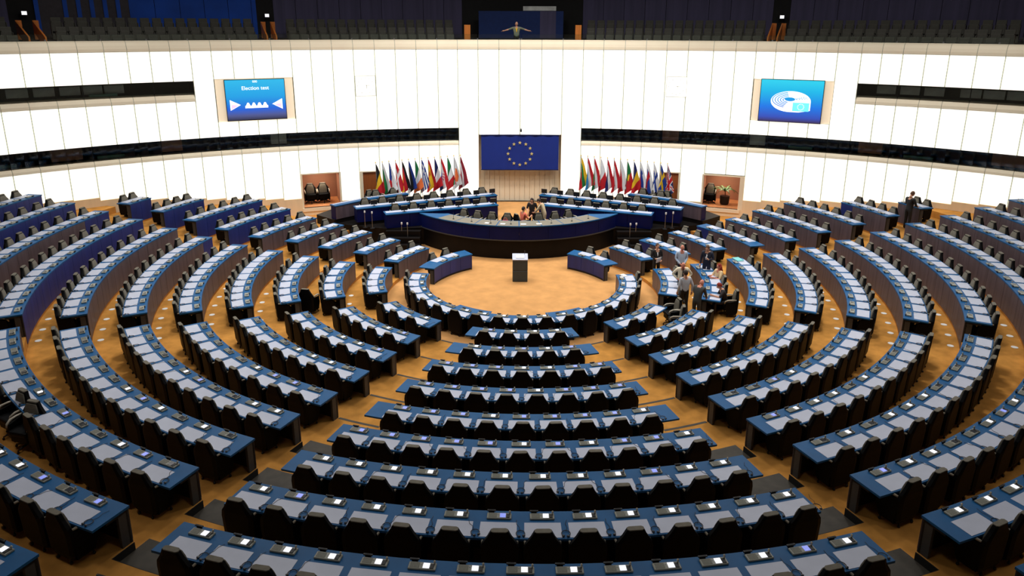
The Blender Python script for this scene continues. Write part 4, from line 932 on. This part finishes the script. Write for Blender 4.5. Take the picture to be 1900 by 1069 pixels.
for sd in (-1, 1):
    M = (lambda x, y: (x, y)) if sd < 0 else (lambda x, y: (2 * AX - x, y)); side = 'voting-screen' if sd < 0 else 'logo-screen'
    plb = [M(*p) for p in ((-8.45, 7.52), (-1.25, 10.78), (-1.6, 12.3), (-7.4, 10.9))]
    struct(MB().prism(plb, .85, 1.06, 0, 0).build('floor', ['plinth']), 'low platform under the middle tribune row')
    plc = [M(*p) for p in ((-9.7, 7.9), (-8.0, 9.6), (-6.3, 10.7), (-6.6, 11.6), (-8.4, 11.3), (-10.2, 10.6), (-10.9, 9.0))]
    struct(MB().prism(plc, -.05, 1.1, 0, 0).build('floor', ['plinth']), 'low platform under the rear tribune row')
    tribune([M(-6.79, 6.94), M(-1.19, 9.05)], 1.65, .9, .92, 'navy', 'front navy tribune desk beside the rostrum on the %s side' % side, 6, side=side, gname='front')
    tribune([M(-8.4, 7.5), M(-1.28, 10.73)], 1.8, 1.06, 1.07, 'navy', 'middle navy tribune desk beside the rostrum on the %s side' % side, 8, side=side, gname='middle')
    tribune([M(-9.58, 7.94), M(-8.2, 9.45), M(-6.2, 10.75)], 1.85, 1.1, 1.12, 'panel_mauve', 'rear grey-panelled tribune desk below the flags on the %s side' % side, 4, mons=False, depth=.5, side=side, gname='rear')
    for k, (x, y, z) in enumerate(((-7.95, 7.2, .9), (-7.55, 7.05, .9), (-6.02, 6.75, .3), (-5.72, 6.7, .3))):
        x, y = M(x, y); z = .42 if k > 1 else .9
        t = thing('microphone_stand', 'slim white-headed floor stand before the %s tribune desk, %s side' % ('middle' if k < 2 else 'front', side), 'stand', (x, y, z), 0, 'stands before the %s tribune desk, %s side' % ('middle' if k < 2 else 'front', side))
        MB().lathe([(.12, 0), (.12, .015), (.03, .03)], n=12).build('foot', 'black', t); MB().tube([(0, 0, .02), (0, 0, .78)], .014, 6).build('pole', 'steel', t); MB().add(*shift(rbox((.08, .05, .12), .02), (.01, -.02, .83))).build('head', 'f_white', t); MB().tube([(0, 0, .72), (.02, -.06, .78)], .01, 5).build('arm', 'steel', t)
# lectern
t = thing('lectern', 'dark slate speaker lectern standing alone in the arena', 'lectern', (-.08, 1.85, 0))
MB().add(*shift(rbox((.66, .5, .5), .015, 1), (0, 0, .25))).build('lower_body', 'slate', t); MB().add(*shift(rbox((.66, .5, .48), .015, 1), (0, 0, .76))).build('upper_body', 'slate', t)
MB().box((0, 0, .51), (.64, .48, .02)).build('seam', 'end_grey', t)
MB().add([(-.34, -.27, 1.0), (.34, -.27, 1.0), (.34, .27, 1.12), (-.34, .27, 1.12), (-.34, -.27, 1.03), (.34, -.27, 1.03), (.34, .27, 1.15), (-.34, .27, 1.15)], [(3, 2, 1, 0), (4, 5, 6, 7), (0, 1, 5, 4), (1, 2, 6, 5), (2, 3, 7, 6), (3, 0, 4, 7)]).build('reading_top', 'pad', t)
MB().box((.0, -.02, 1.10), (.36, .26, .01), rx=.21).build('sheet', 'paper', t)
MB().tube([(.2, .2, 1.13), (.21, .1, 1.32), (.2, -.02, 1.38)], .008, 6).build('microphone', 'black', t)

# ------------------------------------------------------------------ lobby chairs, palm
for k, a in enumerate((-20.75, -19.55)):
    x, y = DW(a, WR + 1.1); chair('dark high-backed chair in the lobby doorway, the one %s' % ('farther from the flags' if k == 0 else 'nearer the flags'), None, (x, y, 1.05), rad(180) - rad(a), 'lobby_chair', 1.08)
x, y = DW(18.95, WR + 1.1); chair('dark high-backed chair beside the potted palm', None, (x, y, 1.05), rad(160), 'lobby_chair', 1.08)
x, y = DW(20.4, WR + 1.0); t = thing('potted_palm', 'green palm in a black pot inside the lobby doorway', 'plant', (x, y, 1.05))
MB().lathe([(.2, 0), (.25, .1), (.27, .5), (.25, .5), (.24, .44), (.01, .44)], n=16).build('pot', 'black', t, smooth=False); MB().tube([(0, 0, .4), (.01, .0, .62), (0, 0, .8)], [.03, .025, .02], 6).build('stem', 'wood', t)
for k in range(11):
    q = 2 * pi * k / 11 + .2; ln = .62 + .1 * (k % 3); b = MB(); up0 = .62 if k % 2 else .38; prev = None
    for j in range(9):
        u = j / 8; rr_ = ln * u; z = .78 + up0 * sin(u * 2.2) * .6 - .28 * u * u; cx_, cy_ = rr_ * cos(q), rr_ * sin(q); wd = .055 * sin(pi * min(1, u + .12)) + .004
        b.v += [(cx_ - sin(q) * wd, cy_ + cos(q) * wd, z - .03), (cx_, cy_, z), (cx_ + sin(q) * wd, cy_ - cos(q) * wd, z - .03)]
        if j: o = 3 * j; b.f += [(o - 3, o - 2, o + 1, o), (o - 2, o - 1, o + 2, o + 1)]; b.m += [0, 0]
    b.build('frond', 'leaf', t, smooth=True)

# ------------------------------------------------------------------ floor outlets, loose papers
FV = MB().lathe([(.10, 0), (.10, .008), (.085, .014), (.0, .014)], n=12).mesh('floor_outlet', 'paper')
for sd in (-1, 1):
    for i in range(2, 10):
        r = RR[i] - .22; stp = deg(.93 / r); a = 62.5
        while a < 86:
            x, y = DF(sd * a - .5, r); o = link('floor_outlet', FV, None, (x, y, ZR[i - 1] + .001)); tag(o, 'round white floor outlet, %s from inner-wing end, behind %s-row outer-wing desk, %s side' % (ORDN[int((a - 62.5) / stp + .5)], ORD[i], 'voting-screen' if sd < 0 else 'logo-screen'), 'outlet', 'floor outlets behind the %s-row desk, %s' % (ORD[i], BLK['L2' if sd < 0 else 'R2'])); a += stp
def paper(a, i, off, rot, m_, d, label, k=0):
    x, y = DF(a, RR[i - 1] + off); tag(MB().add(*rbox(d, .003, 1)).build('paper_stack', m_, None, loc=(x, y, ZR[i - 1] + TOP + d[2] / 2 + .008), rz=rad(a) + rot), label, 'papers')
paper(97.2, 4, .42, .1, 'teal_paper', (.5, .3, .03), 'turquoise folder on the fourth-row desk end of the side block by the palm')
for k in range(5): paper(-110 - k * 4.2, 2, .3 + .05 * (k % 2), .3 * k, 'paper', (.3, .24, .02), 'loose white papers, %s pile from the outer end, second-row rostrum-wing desk' % ORD[k + 1])
paper(95.0, 1, .3, .4, 'paper', (.3, .22, .015), 'white papers at the palm-side end of the horseshoe desk')

# ------------------------------------------------------------------ ceiling lamps
for k, (x, y, wt, spr) in enumerate(LAMPS):
    # fewer watts over the rows below the near gallery
    t = thing('ceiling_lamp', 'round white lamp recessed in the unseen chamber ceiling', 'lamp', (x, y, CEIL), 0, 'round ceiling lamps')
    MB().lathe([(1.05, -.02), (1.05, -.1), (.95, -.1), (.95, -.02)], n=24).build('ring', 'steel', t); 
    ld = bpy.data.lights.new('lamp_light', 'AREA'); ld.shape = 'DISK'; ld.size = 1.8; ld.energy = wt; ld.spread = rad(spr); ld.color = (1, .975, .95)
    lo = bpy.data.objects.new('lamp_light', ld); COL.objects.link(lo); lo.parent = t; lo.location = (0, 0, -.12)
for o in SC.objects:
    if '_o' in o: del o['_o']
